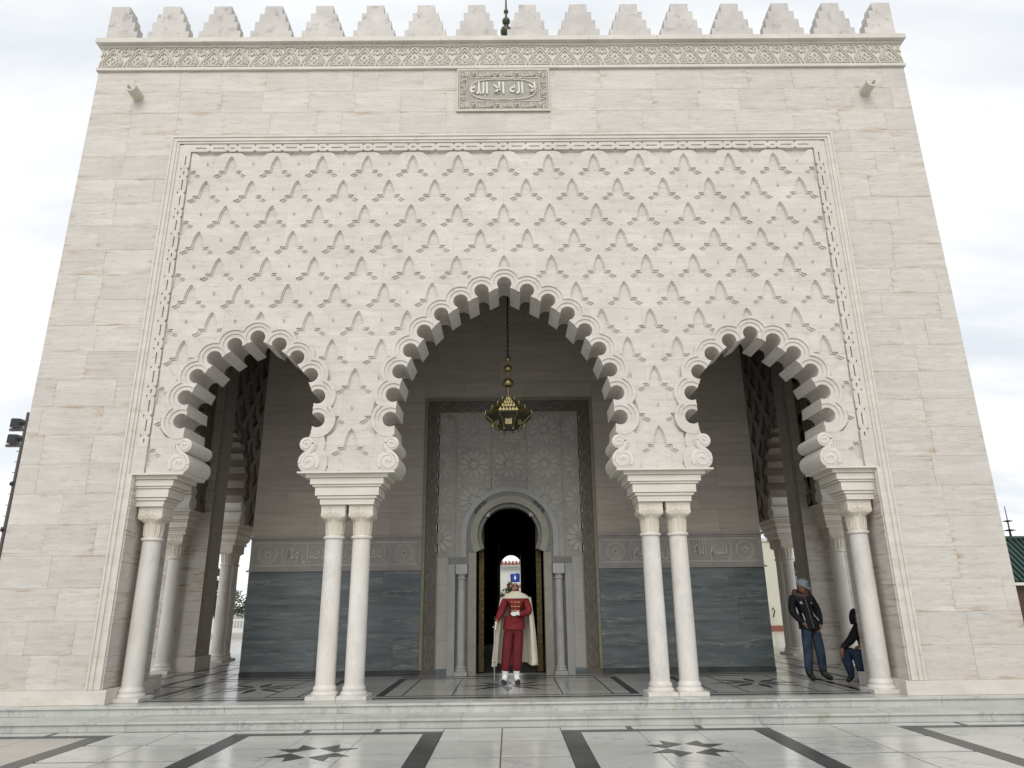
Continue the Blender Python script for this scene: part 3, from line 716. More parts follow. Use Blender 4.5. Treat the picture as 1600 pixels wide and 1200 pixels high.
mirror(fm, [(w2-.005, .27), (w2-.04, .32), (w2-.035, .37), (w2-.005, .40)], .018)
mirror(fm, [(w2-.06, .28), (w2-.09, .33), (w2-.07, .39), (w2-.03, .44)], .016)
mirror(fm, [(.07, .40), (.11, .385), (.115, .43), (.08, .445)], .014)
mirror(fm, [(w2-.005, .46), (w2-.08, .45), (.08, .468)], .014)
FM = fm.mesh('frieze_motif'); FM.materials.append(MATS['grey_relief'])
for i in range(NF):
    o = link('frieze_motif', FM, None, core); o.location = (-XE+FW*(i+.5), 0, H0)
for i in range(16):
    cx = -7.65+1.02*i; w = [.41, .335, .26, .175]; zz = [12.001, 12.27, 12.49, 12.69, 12.885]
    lft, rgt = [], []
    for k in range(4): rgt += [(w[k], zz[k]), (w[k], zz[k+1])]; lft += [(-w[k], zz[k]), (-w[k], zz[k+1])]
    if i == 0: lft = [(-.19, zz[0]), (-.19, zz[4])]
    if i == 15: rgt = [(.19, zz[0]), (.19, zz[4])]
    pl = rgt+lft[::-1]
    MB().prism([(cx+a, b) for a, b in pl], 0.0, .30).obj('merlon', 'merlon', M)
# roof over the galleries and the tiled pyramid with its finial
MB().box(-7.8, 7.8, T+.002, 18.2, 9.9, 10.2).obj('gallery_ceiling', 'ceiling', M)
MB().box(-7.8, 7.8, T+.002, 18.2, 10.21, 11.9).obj('roof_terrace', 'moulding', M)
roof = MB().add([(-5.3, 6.2, 11.91), (5.3, 6.2, 11.91), (5.3, 16.8, 11.91), (-5.3, 16.8, 11.91), (0.06, 11.5, 22.4)], [(0, 1, 4), (1, 2, 4), (2, 3, 4), (3, 0, 4), (3, 2, 1, 0)]).obj('pyramid_roof', 'green_tile', M)
fin = MB(); fx, fy = 0.12, 11.5
fin.lathe(fx, fy, [(.09, 22.2), (.06, 23.0), (.05, 24.0), (.035, 24.9), (.008, 25.5)], 10)
for z, r in ((23.34, .24), (23.86, .165), (24.36, .10)): fin.ball((fx, fy, z), r, 16, 10)
fin.obj('finial', 'brass_dark', roof, 50)
# drain spouts
for s in (-1, 1):
    b = MB(); n = 14; r0, r1 = .10, .062
    cs_ = [(math.cos(a), math.sin(a)) for a in [math.radians(135)+math.radians(270)*k/n for k in range(n+1)]]
    prof = [(r0*a, r0*b_) for a, b_ in cs_]+[(r1*a, r1*b_) for a, b_ in cs_[::-1]]
    b.prism(prof, -.30, .02)
    o = b.obj('water_spout', 'grey_relief', core, 45); o.location = (s*6.99, 0, 10.70)
# inscription plaque
pq = MB().box(-.885, .905, -.03, .02, 10.30, 11.285).obj('plaque', 'grey_ground', core)
def pbox(x0, x1, z0, z1, y=-.042, nm='plaque_fillet'): return MB().box(x0, x1, y, -.031, z0, z1).obj(nm, 'grey_relief', pq)
XA, XB, ZA, ZB = -.885, .905, 10.30, 11.285
for a in ((XA, XB, ZA, ZA+.045), (XA, XB, ZB-.045, ZB), (XA, XA+.03, ZA+.046, ZB-.046), (XB-.03, XB, ZA+.046, ZB-.046),
          (XA+.20, XB-.20, ZA+.215, ZA+.23), (XA+.20, XB-.20, ZB-.23, ZB-.215), (XA+.19, XA+.20, ZA+.05, ZB-.05), (XB-.20, XB-.19, ZA+.05, ZB-.05), (XA+.05, XA+.062, ZA+.05, ZB-.05), (XB-.062, XB-.05, ZA+.05, ZB-.05)):
    pbox(*a)
cxp, czp = .01, (ZA+ZB)/2
lob = []
for k in range(28):
    a = 2*math.pi*k/28
    for t in range(5):
        aa = a+2*math.pi/28*(t/5); bulge = 1+.055*math.sin(math.pi*t/5)
        se = lambda c, p: math.copysign(abs(c)**p, c)
        lob.append((cxp+.60*bulge*se(math.cos(aa), .62), czp+.225*bulge*se(math.sin(aa), .75)))
MB().ribbon(lob, .020, -.052, -.03, True).obj('lobed_cartouche', 'grey_relief', pq)
text_obj('inscription', arabic('لا اله الا الله'), .36, (cxp, -.045, czp-.10), pq, 'impost', .012, sx=.80, offset=.006)
for zz_ in (ZB-.185, ZA+.085):
    text_obj('inscription', arabic('ولا غالب الا الله ولا غالب الا الله'), .15, (cxp, -.04, zz_), pq, 'grey_relief', .008, sx=.86, offset=.004)
for xx, rz in ((XA+.125, 90), (XB-.125, -90)):
    o = text_obj('inscription', arabic('ولا غالب الا الله'), .13, (xx+(.04 if rz > 0 else -.04), -.04, czp), pq, 'grey_relief', .008, sx=.62, offset=.004)
    o.rotation_euler = (0, R(-rz), 0)
    for zz_ in (ZA+.13, ZB-.13):
        sq = MB()
        for h in (.055, .03): sq.ribbon([(xx-h, zz_-h), (xx+h, zz_-h), (xx+h, zz_+h), (xx-h, zz_+h)], .012, -.043, -.03, True)
        sq.ribbon([(xx-.05, zz_), (xx+.05, zz_)], .012, -.043, -.03); sq.ribbon([(xx, zz_-.05), (xx, zz_+.05)], .012, -.043, -.03)
        sq.obj('knot_square', 'grey_relief', pq)

# ------------------------------------------------------------------ side arcades (carved face to the gallery)
side1 = arcade('side_arcade', [(0, SMALL, 'small')], -2.05, 1.72, False)
SIDE_C = 10.75
front_in = front.copy(); front_in.materials[0] = MATS['carved_shaded']; front_in.materials[1] = MATS['carved']  # gallery face takes the stone with shade put into its colour
for s in (-1, 1):
    rot = Matrix.Rotation(R(90*-s), 4, 'Z')           # local -y (carved front) turns towards the gallery
    fr = Matrix.Translation((s*7.05, SIDE_C, 0)) @ rot
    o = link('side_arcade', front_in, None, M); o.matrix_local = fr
    scrolls(M, AR3, fr)
    for u in (-2.567, 2.567):
        impost(M, fr @ Matrix.Translation((u, 0, 0)), .222, .222)
        for du in (-.222, .222):
            p = fr @ Vector((u+du, .4, 0)); column(p.x, p.y)
    fr2 = Matrix.Translation((s*7.05, 3.5, 0)) @ (rot if s > 0 else rot @ Matrix.Identity(4))
    o = link('side_arcade', side1, ['carved_shaded', 'carved'], M)  # shade is in the stone colour here too, on the gallery face
    # keep the longer end of the wall at the front of the building
    flip = Matrix.Diagonal((-1, 1, 1, 1)) if (fr2 @ Vector((1, 0, 0))).y < 3.5 else Matrix.Identity(4)
    o.matrix_local = fr2 @ flip
    scrolls(M, [(0, SMALL, 'small')], fr2)
    for u in (-1.51, 1.51):
        p = fr2 @ Vector((u, .4, 0)); column(p.x, p.y)
        end = Matrix.Diagonal((-1, 1, 1, 1)) if u > 0 else Matrix.Identity(4)
        impost(M, fr2 @ Matrix.Translation((u, 0, 0)) @ end, None, 0.0)
    # pier between the two openings of the side
    xa, xb = sorted((s*6.87, s*7.85))
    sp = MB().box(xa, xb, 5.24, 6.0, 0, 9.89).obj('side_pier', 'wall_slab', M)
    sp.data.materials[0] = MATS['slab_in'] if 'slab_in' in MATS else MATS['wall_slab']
    pa, pb = sorted((s*6.83, s*7.9)); MB().box(pa, pb, 5.20, 6.04, .001, .30).obj('plinth', 'moulding', sp)
    for k in range(20):
        a, b = sorted((s*6.86, s*7.84)); MB().box(a, b, 5.225, 5.239, .305+k*.4785, .30+(k+1)*.4785).obj('facing_slab', 'slab', sp)
    for y0_, y1_ in ((5.30, 5.34), (5.38, 5.40)):
        a, b = sorted((s*6.845, s*6.87)); MB().box(a, b, y0_, y1_, .305, 9.8).obj('frame_moulding', 'wall_slab', sp)
    # wall above the far arcade is closed up to the ceiling
    a, b = sorted((s*7.05, s*7.84)); MB().box(a, b, 1.40, 18.1, 9.622, 9.899).obj('wall_head', 'wall_slab', M)

# ------------------------------------------------------------------ the inner chamber
YC, XC = 3.75, 5.33; BX = .06          # front plane, half width, axis of the portal
cel = MB()
cel.box(-XC+.02, BX-1.0, YC+.03, YC+.35, 0, 9.89); cel.box(BX+1.0, XC-.02, YC+.03, YC+.35, 0, 9.89); cel.box(BX-1.0, BX+1.0, YC+.03, YC+.35, 3.9, 9.89)
YB = 15.0
cel.box(-XC+.02, -XC+.3, YC+.35, YB, 0, 9.89); cel.box(XC-.3, XC-.02, YC+.35, YB, 0, 9.89)
cel.box(-XC+.02, -.28, YB-.3, YB, 0, 9.89); cel.box(.50, XC-.02, YB-.3, YB, 0, 9.89); cel.box(-.28, .50, YB-.3, YB, 3.4, 9.89)
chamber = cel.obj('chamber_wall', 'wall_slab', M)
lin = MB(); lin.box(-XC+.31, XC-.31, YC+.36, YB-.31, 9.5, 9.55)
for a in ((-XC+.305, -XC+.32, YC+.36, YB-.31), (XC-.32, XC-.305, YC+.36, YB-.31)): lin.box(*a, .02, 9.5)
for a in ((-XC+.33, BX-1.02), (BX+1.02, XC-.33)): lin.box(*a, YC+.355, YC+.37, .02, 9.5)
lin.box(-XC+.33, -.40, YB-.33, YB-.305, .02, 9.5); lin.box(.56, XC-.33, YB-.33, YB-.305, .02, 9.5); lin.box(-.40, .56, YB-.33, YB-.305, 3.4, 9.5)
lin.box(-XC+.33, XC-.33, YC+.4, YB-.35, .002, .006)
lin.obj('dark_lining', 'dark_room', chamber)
# arched head of the far doorway
arc = [(.11+.39*math.cos(math.pi*k/14), 2.58+.43*math.sin(math.pi*k/14)) for k in range(15)]
MB().prism([(.54, 2.58), (.54, 3.42), (-.38, 3.42), (-.38, 2.58)]+arc[::-1], YB-.29, YB-.02).obj('arched_door_head', 'dark_room', chamber)
MB().box(.44, .50, YB-1.15, YB-.32, .01, 3.1).obj('door_leaf', 'brown_wood', chamber)
# facing: dado, inscription band, upper courses
rs = random.Random(5)
for xa, xb in ((-XC, BX-1.835), (BX+1.835, XC)):
    for k, (z0, z1) in enumerate(((.10, .70), (.70, 1.36), (1.36, 2.02))):
        x = xa
        while x < xb-.01:
            x1 = min(x+rs.uniform(1.1, 1.7), xb)
            if xb-x1 < .5: x1 = xb
            MB().box(x+.0015, x1-.0015, YC, YC+.03, z0+.0015, z1-.0015).obj('dado_slab', 'dado', chamber, recalc=False); x = x1
    MB().box(xa-.0, xb, YC-.02, YC+.03, .003, .098).obj('skirting', 'paving_dark', chamber)
    bd = MB().box(xa, xb, YC-.004, YC+.03, 2.10, 2.66).obj('inscription_band', 'band', chamber)
    for z0, z1, y in ((2.022, 2.055, -.03), (2.057, 2.10, -.015), (2.64, 2.68, -.02), (2.682, 2.74, -.045)):
        MB().box(xa-(.05 if y < -.025 and xa < 0 else 0), xb+(.05 if y < -.025 and xb > 0 else 0), YC+y, YC+.03, z0, z1-.001).obj('band_moulding', 'band', chamber)
    cxm = (xa+xb)/2; zb = 2.37
    fr_ = MB(); yy0, yy1 = YC-.016, YC-.003
    for h, g in ((.24, .08), (.215, .105)): fr_.ribbon([(xa+g, zb-h), (xb-g, zb-h), (xb-g, zb+h), (xa+g, zb+h)], .013, yy0, yy1, True)
    for c in (xa+.37, xb-.37):
        fr_.ribbon(circ(c, zb, .185, 30), .016, yy0, yy1, True); fr_.ribbon(circ(c, zb, .15, 24), .010, yy0, yy1, True)
        for k in range(8):
            a = math.pi*k/8; fr_.ribbon([(c-.13*math.cos(a), zb-.13*math.sin(a)), (c+.13*math.cos(a), zb+.13*math.sin(a))], .010, yy0, yy1)
    for sgn, c in ((1, xa+.66), (-1, xb-.66)):
        fr_.ribbon([(c+sgn*.08*(1-math.cos(t)), zb+.2*math.sin(t)) for t in [math.pi*(k/10-.5) for k in range(11)]], .013, yy0, yy1)
    fr_.obj('band_relief', 'band_raised', bd)
    txt = 'المعلى لا يبيل الاصيل ولاه' if xa < 0 else 'بسم الله الرحمن الرحيم'
    wanted = (xb-xa)-1.5
    o = text_obj('inscription', arabic(txt), .42, (cxm, YC-.012, zb-.09), bd, 'band_raised', .010)
    o.scale.x = wanted/max(o.dimensions.x, .1); 
    # upper courses
for k in range(15):
    z0 = 2.742+k*.477; z1 = z0+.477
    if z0 > 9.8: break
    spans = [(-XC, XC)] if z0 > 5.72 else ([(-XC, BX-1.835), (BX+1.835, XC)] if z1 < 5.75 else [(-XC, BX-1.835), (BX-1.835, BX+1.835), (BX+1.835, XC)])
    for xa, xb in spans:
        x = xa-rs.uniform(0, .9)
        while x < xb-.01:
            x1 = min(x+rs.uniform(1.25, 1.6), xb); a = max(x, xa)
            if xb-x1 < .4: x1 = xb
            zz0 = z0
            if abs((xa+xb)/2-BX) < .01 and z0 < 5.7: zz0 = 5.71
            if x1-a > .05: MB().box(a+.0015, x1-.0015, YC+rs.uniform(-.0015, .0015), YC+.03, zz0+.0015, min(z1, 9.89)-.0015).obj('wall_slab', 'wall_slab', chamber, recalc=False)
            x = x1
# ---- portal
portal = MB().box(BX-1.83, BX-1.02, YC-.01, YC+.03, 0, 5.70).box(BX+1.02, BX+1.83, YC-.01, YC+.03, 0, 5.70).box(BX-1.02, BX+1.02, YC-.01, YC+.03, 3.95, 5.70).obj('portal', 'green_band', M)
def pb_(x0, x1, z0, z1, y0, y1, m, nm): return MB().box(BX+x0, BX+x1, YC+y0, YC+y1, z0, z1).obj(nm, m, portal)
for s in (-1, 1):
    for a, b, y in ((1.77, 1.83, -.04), (1.50, 1.525, -.03)):
        p, q = sorted((s*a, s*b)); pb_(p, q, .10, 5.70 if a > 1.7 else 5.39, y, -.011, 'gilt', 'gilt_strip')
    p, q = sorted((s*1.27, s*1.5)); pb_(p, q, .0, .12, -.03, -.011, 'dado', 'skirting')
pb_(-1.77, 1.77, 5.64, 5.70, -.04, -.011, 'gilt', 'gilt_strip'); pb_(-1.50, 1.50, 5.37, 5.395, -.03, -.011, 'gilt', 'gilt_strip')
# zigzag carving on the dark band
zz = MB()
def lattice(p0, p1, nrm, n):
    for sgn in (-1, 1):
        pts = []
        for i in range(n*6+1):
            t = i/(n*6); w = sgn*.085*math.sin(math.pi*t*n)
            pts.append((p0[0]+(p1[0]-p0[0])*t+nrm[0]*w, p0[1]+(p1[1]-p0[1])*t+nrm[1]*w))
        zz.ribbon(pts, .018, YC-.022, YC-.009)
for s in (-1, 1): lattice((BX+s*1.648, .14), (BX+s*1.648, 5.4), (1, 0), 17)
lattice((BX-1.5, 5.515), (BX+1.5, 5.515), (0, 1), 10)
zz.obj('band_carving', 'green_band_raised', portal)
# rosette panels
ros = MB(); 
def rosette(n=12, r=.36):
    b = MB()
    for k in range(n):
        a = 2*math.pi*(k+.5)/n; ca, sa = math.cos(a), math.sin(a)
        pet = [(.11, 0), (.17, .042), (.27, .05), (.325, 0), (.27, -.05), (.17, -.042)]
        b.prism([(u*ca-v*sa, u*sa+v*ca) for u, v in pet], -.012, 0)
        a2 = 2*math.pi*k/n; ca, sa = math.cos(a2), math.sin(a2)
        pet = [(.30, 0), (.335, .03), (.365, 0), (.335, -.03)]
        b.prism([(u*ca-v*sa, u*sa+v*ca) for u, v in pet], -.010, 0)
    st_ = []
    for k in range(2*n):
        a = math.pi*k/n; rr = .10 if k % 2 else .06; st_.append((rr*math.cos(a), rr*math.sin(a)))
    b.prism(st_, -.012, 0)
    for sx in (-1, 1):
        for sz in (-1, 1):
            c = [(sx*(.345+.0), sz*.345), (sx*.345, sz*.25), (sx*.28, sz*.28), (sx*.25, sz*.345)]
            b.prism(c, -.010, 0)
    me = b.mesh('rosette'); bm = bmesh.new(); bm.from_mesh(me); bmesh.ops.recalc_face_normals(bm, faces=bm.faces); bm.to_mesh(me); bm.free()
    me.materials.append(MATS['rosette_petal']); return me
RO = rosette()
cols_ = [-1.50, -1.14, -.38, .38, 1.14, 1.50]; rows_ = [2.27, 3.02, 3.78, 4.54, 5.0, 5.37]
rows_ = [2.27, 3.05, 3.82, 4.59, 4.98, 5.37]; rows_ = [2.27, 3.06, 3.83, 4.60, 5.37]
def cut_disc(x0, x1, z0, z1):       # panel cut round the arch (outer radius 1.02 about z = 2.72)
    pts = [(x0, z0), (x1, z0), (x1, z1), (x0, z1)]
    return pts
for i in range(5):
    for j in range(4):
        x0, x1, z0, z1 = cols_[i], cols_[i+1], rows_[j], rows_[j+1]
        inner = max(abs(x0), abs(x1))
        cx_, cz_ = (x0+x1)/2, (z0+z1)/2
        loops = [rect(x0, x1, z0, z1), circ(0, 2.72, 1.0, 64)]
        def lv(x, z, x0=x0, x1=x1, z0=z0, z1=z1):
            l = np.full(len(x), -.018); l[(x < x0+.003) | (x > x1-.003) | (z < z0) | (z > z1)] = np.nan
            l[(np.hypot(x, z-2.72) < 1.0)] = np.nan; l[(np.abs(x) < .98) & (z < 2.72)] = np.nan; return l
        loops += [rect(x0+.003, x1-.003, z0+.003, z1-.003), [(-.98, 2.2), (.98, 2.2), (.98, 2.72), (-.98, 2.72)]]
        me = relief('rosette_panel', loops, lv, -.012)
        if not me.polygons: continue
        o = link('rosette_panel', me, ['rosette_marble', 'rosette_marble'], portal); o.location = (BX, YC, 0)
        full = i in (1, 2, 3) and (j >= 2 or (j == 1 and i != 2)) and (abs(cx_) > .5 or cz_ > 4.0)
        if full:
            rr = link('rosette', RO, None, o); rr.location = (cx_, -.018, cz_)
        elif i in (0, 4):
            half = MB()
            for k in range(-3, 4):
                a = 2*math.pi*k/12+(math.pi if i == 4 else 0); ca, sa = math.cos(a), math.sin(a)
                half.prism([((x0 if i == 0 else x1)+u*ca-v*sa, cz_+u*sa+v*ca) for u, v in [(.10, 0), (.17, .042), (.27, .05), (.325, 0), (.27, -.05), (.17, -.042)]], -.03, -.018)
            half.obj('half_rosette', 'rosette_petal', o)
# horseshoe arch rings
def ring_(r0, r1, y0, y1, m, nm, zc=2.72, a0=-26, zs=1.0):
    n = 48; A = [R(a0)+R(180-2*a0)*k/n for k in range(n+1)]
    pl = [(BX+r1*math.cos(a), zc+zs*r1*math.sin(a)) for a in A]; pi_ = [(BX+r0*math.cos(a), zc+zs*r0*math.sin(a)) for a in A]
    b = MB(); vs = [(x, YC+y, z) for y in (y0, y1) for x, z in pl+pi_]; k = n+1; fs = []
    for i in range(n):
        fs += [(i, i+1, k+i+1, k+i), (2*k+i+1, 2*k+i, 3*k+i, 3*k+i+1), (i+1, i, 2*k+i, 2*k+i+1), (k+i, k+i+1, 3*k+i+1, 3*k+i)]
    fs += [(0, k, 3*k, 2*k), (n, 2*k+n, 3*k+n, k+n)]
    b.add(vs, fs); return b.obj(nm, m, portal)
ring_(.905, 1.015, -.05, .02, 'arch_pale', 'arch_ring', a0=0); ring_(.82, .905, -.03, .05, 'arch_dark', 'arch_ring', a0=-12)
ring_(.675, .82, -.045, .12, 'arch_yellow', 'arch_ring'); ring_(.595, .675, .05, .34, 'arch_dark', 'arch_ring')
spn = MB()
for s in (-1, 1):
    p, q = sorted((s*.905, s*1.015)); pb_(p, q, 2.27, 2.72, -.05, .02, 'arch_pale', 'arch_leg')
    p, q = sorted((s*.72, s*.905)); pb_(p, q, 2.22, 2.56, -.025, .10, 'arch_dark', 'arch_leg')
    p, q = sorted((s*.70, s*.86)); pb_(p, q, .0, 2.36, -.045, .30, 'arch_yellow', 'door_jamb')
    p, q = sorted((s*1.13, s*1.275)); pb_(p, q, .0, 2.13, -.06, .02, 'arch_pale', 'niche_frame')
    p, q = sorted((s*.86, s*1.275)); pb_(p, q, 2.13, 2.268, -.06, .02, 'arch_dark', 'niche_head')
    p, q = sorted((s*.862, s*1.128)); pb_(p, q, .0, 2.128, .015, .06, 'arch_dark', 'niche_back')
    p, q = sorted((s*1.276, s*1.498)); 
    for k in range(4): pb_(p, q, .122+k*.537, .119+(k+1)*.537, -.02, -.011, 'rosette_petal', 'marble_strip')
    cx_ = BX+s*.995; cy_ = YC-.04
    c = MB().lathe(cx_, cy_, [(.085, .17), (.085, 1.0), (.078, 1.82)], 20).obj('colonnette', 'colonnette', portal, 40)
    MB().box(cx_-.125, cx_+.125, cy_-.11, cy_+.10, .001, .07).lathe(cx_, cy_, [(.115, .07), (.12, .09), (.10, .12), (.105, .145), (.086, .172)], 20).obj('base', 'colonnette', c)
    MB().lathe(cx_, cy_, [(.078, 1.82), (.095, 1.835), (.092, 1.86), (.08, 1.865), (.085, 1.9), (.11, 1.935)], 20).box(cx_-.118, cx_+.118, cy_-.10, cy_+.10, 1.935, 2.128).obj('capital', 'colonnette', c)
    # open gilded door leaves
    p, q = sorted((s*.60, s*.655)); lf = pb_(p, q, .03, 3.25, .31, .95, 'door_gold', 'door_leaf')
    p, q = sorted((s*.55, s*.598))
    MB().box(BX+p, BX+q, YC+.305, YC+.34, .03, 3.2).obj('leaf_edge', 'door_gold', lf)
    for k in range(28):
        MB().ball((BX+s*.57, YC+.30, .10+k*.11), .016, 6, 4).obj('stud', 'door_gold', lf)

# ------------------------------------------------------------------ hanging lantern
LN = empty('hanging_lantern', (0.055, 1.9, 4.55)); tag(LN, 'tiered brass lantern hanging on a long chain in the central arch', 'lantern')
def lobj(b, nm, m, sm=None):
    o = b.obj(nm, m, None, sm); o.parent = LN; o.location = (0, 0, -4.55); return o
b = MB(); b.tube([(0, 0, 5.95), (0, 0, 9.9)], .012, 6)
for k in range(38): b.ball((0, 0, 6.05+k*.1), .022, 6, 4, 1.6)
lobj(b, 'chain', 'iron')
lobj(MB().lathe(0, 0, [(.012, 5.02), (.03, 5.1), (.018, 5.2), (.016, 6.0)], 8), 'stem', 'brass', 50)
for z, r in ((5.965, .065), (5.77, .088), (5.475, .112)): lobj(MB().ball((0, 0, z), r, 18, 12, .85).lathe(0, 0, [(.02, z-r*1.1), (.03, z-r*.85), (.025, z+r*.85), (.015, z+r*1.1)], 10), 'globe', 'brass', 60)
tiers = [(.475, 4.80, 4.90), (.34, 4.915, 5.0), (.22, 5.01, 5.09), (.12, 5.10, 5.17)]
for ti, (r, z0, z1) in enumerate(tiers):
    nxt = tiers[ti+1][0] if ti < 3 else .03
    t_ = MB().lathe(0, 0, [(r, z0), (r*.985, z0+.02), (nxt, z1+.01)], 8, math.pi/8)
    o = lobj(t_, 'shade_tier', 'brass_dark')
    cr_ = MB(); rr = r*math.cos(math.pi/8)
    for q in range(8):
        a = math.pi/4*q; ca, sa = math.cos(a), math.sin(a); side = 2*r*math.sin(math.pi/8); n = (6, 5, 4, 3)[ti]
        tw = side/n
        for i in range(n):
            u = -side/2+tw*(i+.5)
            pl = [(u-tw*.42, z0+.01), (u+tw*.42, z0+.01), (u+tw*.36, z0+.045), (u+tw*.16, z0+.055), (u, z0+.085), (u-tw*.16, z0+.055), (u-tw*.36, z0+.045)]
            vs_ = [(ca*(rr+dy)-sa*x, sa*(rr+dy)+ca*x, z) for dy in (.006, -.006) for x, z in pl]; k = len(pl)
            cr_.add(vs_, [tuple(range(k)), tuple(range(2*k-1, k-1, -1))]+[(j, j+k, (j+1) % k+k, (j+1) % k) for j in range(k)])
    cr_.obj('crenellation', 'brass', o)
lobj(MB().lathe(0, 0, [(.20, 4.555), (.22, 4.575), (.24, 4.60), (.36, 4.71), (.47, 4.785), (.48, 4.80)], 8, math.pi/8), 'bowl', 'brass_dark')
for q in range(8):
    a = math.pi/4*q+math.pi/8; ca, sa = math.cos(a), math.sin(a)
    lobj(MB().tube([(ca*.475, sa*.475, 4.80), (ca*.36, sa*.36, 4.70), (ca*.25, sa*.25, 4.59), (ca*.22, sa*.22, 4.53)], .009, 6).ball((ca*.22, sa*.22, 4.515), .022, 8, 6), 'rib', 'brass', 50)
    a -= math.pi/8
    fr_ = Matrix.Rotation(a+math.pi/2, 4, 'Z')
    g = MB(); h = .055
    g.box(-h, h, -.302, -.292, 4.64-h, 4.64+h)
    g.v = [tuple(fr_ @ Vector(v)) for v in g.v]; lobj(g, 'pane', 'lamp_glass')
    g = MB(); g.ribbon([(-h, 4.64-h), (h, 4.64-h), (h, 4.64+h), (-h, 4.64+h)], .014, -.308, -.292, True); g.ribbon([(-h, 4.64-h), (h, 4.64+h)], .01, -.306, -.29); g.ribbon([(-h, 4.64+h), (h, 4.64-h)], .01, -.306, -.29)
    g.v = [tuple(fr_ @ Vector(v)) for v in g.v]; lobj(g, 'pane_grille', 'brass')
# ------------------------------------------------------------------ people
def figure(name, joints, edges, loc, rotz=0.0):
    """joints: name -> (x, y, z, rx, ry); edges: (a, b, material). One skin surface, subdivided; faces take the material of the nearest bone."""
    names = list(joints); ix = {n: i for i, n in enumerate(names)}
    me = bpy.data.meshes.new(name); me.from_pydata([joints[n][:3] for n in names], [(ix[a], ix[b]) for a, b, _ in edges], [])
    o = bpy.data.objects.new(name, me); C.objects.link(o)
    sk = o.modifiers.new('skin', 'SKIN'); sk.use_smooth_shade = True; sk.branch_smoothing = 0.3
    if not me.skin_vertices: raise RuntimeError('no skin layer')
    for i, n in enumerate(names):
        d_ = me.skin_vertices[0].data[i]; kf = 1.25 if n in ('skull', 'crown', 'jaw') else 1.1; d_.radius = (joints[n][3]*kf, joints[n][4]*kf); d_.use_root = (n == 'pelvis')
    ss = o.modifiers.new('sub', 'SUBSURF'); ss.levels = 2; ss.render_levels = 2
    dg = bpy.context.evaluated_depsgraph_get(); new = bpy.data.meshes.new_from_object(o.evaluated_get(dg))
    bpy.data.objects.remove(o); bpy.data.meshes.remove(me); new.name = name
    ml = []
    for _, _, m in edges:
        if m not in ml: ml.append(m)
    new.materials.clear()
    for m in ml: new.materials.append(MATS[m])
    A = np.array([joints[a][:3] for a, _, _ in edges]); B = np.array([joints[b][:3] for _, b, _ in edges]); mi = np.array([ml.index(m) for *_, m in edges])
    rad = np.array([0.5*(joints[a][3]+joints[b][3]) for a, b, _ in edges])
    idx = []
    for p in new.polygons:
        c = np.array(p.center); ab = B-A; t = np.clip(((c-A)*ab).sum(1)/np.maximum((ab*ab).sum(1), 1e-9), 0, 1)
        dd = np.linalg.norm(c-(A+ab*t[:, None]), axis=1)/rad; idx.append(int(mi[dd.argmin()]))
    new.polygons.foreach_set('material_index', idx); new.shade_smooth()
    o = bpy.data.objects.new(name, new); C.objects.link(o); o.location = loc; o.rotation_euler = (0, 0, rotz)
    return o
def hand(j, e, key, wrist, base, dirv, side, m, curl=(0, 0, 0), L=.085):
    """palm and five fingers; dirv: finger direction, side: across the palm towards the thumb"""
    b = Vector(base); d_ = Vector(dirv).normalized(); s_ = Vector(side).normalized(); c_ = Vector(curl)
    j[key+'palm'] = (*b, .034, .024); e.append((wrist, key+'palm', m))
    k2 = b+d_*.04; j[key+'knuckle'] = (*k2, .036, .020); e.append((key+'palm', key+'knuckle', m))
    for i, (off, ln) in enumerate(((.027, .9), (.009, 1.0), (-.009, .95), (-.026, .75))):
        p0 = k2+s_*off+d_*.012; p1 = p0+d_*L*.45*ln; p2 = p1+d_*L*.35*ln+c_*.6
        for q, (p, r) in enumerate(((p0, .0105), (p1, .0095), (p2, .008))): j[f'{key}f{i}{q}'] = (*p, r, r)
        e += [(key+'knuckle', f'{key}f{i}0', m), (f'{key}f{i}0', f'{key}f{i}1', m), (f'{key}f{i}1', f'{key}f{i}2', m)]
    t0 = b+s_*.035; t1 = t0+s_*.02+d_*.035
    j[key+'t0'] = (*t0, .013, .013); j[key+'t1'] = (*t1, .010, .010); e += [(key+'palm', key+'t0', m), (key+'t0', key+'t1', m)]
def head_of(j, e, neck, c, look, m):
    """skull, face, nose and chin; look: unit vector the face points along"""
    c = Vector(c); f = Vector(look).normalized()
    j['skull'] = (*(c-f*.012), .078, .088); j['crown'] = (*(c-f*.015+Vector((0, 0, .065))), .066, .074)
    j['jaw'] = (*(c+f*.028-Vector((0, 0, .07))), .050, .046)
    e += [(neck, 'skull', m), ('skull', 'crown', m), ('skull', 'jaw', m)]
def face_of(o, c, look, m_eye, m_lip, nose_m):
    c = Vector(c); f = Vector(look).normalized(); s = f.cross(Vector((0, 0, 1))).normalized()
    b = MB()
    for k in (-1, 1): b.ball(c+f*.077+s*.031*k+Vector((0, 0, .004)), .0125, 8, 6)
    for k in (-1, 1): b.tube([c+f*.083+s*.014*k+Vector((0, 0, .023)), c+f*.078+s*.046*k+Vector((0, 0, .024))], .006, 5)
    b.obj('eyes', m_eye, o)
    n = MB(); n.tube([c+f*.082+Vector((0, 0, .01)), c+f*.105-Vector((0, 0, .026)), c+f*.083-Vector((0, 0, .036))], [.009, .014, .012], 8).obj('nose', nose_m, o, 60)
    MB().tube([c+f*.074+s*.024-Vector((0, 0, .063)), c+f*.086-Vector((0, 0, .06)), c+f*.074-s*.024-Vector((0, 0, .063))], .006, 6).obj('mouth', m_lip, o)
    for k in (-1, 1): MB().ball(c+s*.082*k-f*.005-Vector((0, 0, .005)), .022, 8, 6, 1.5).obj('ear', nose_m, o, 60)
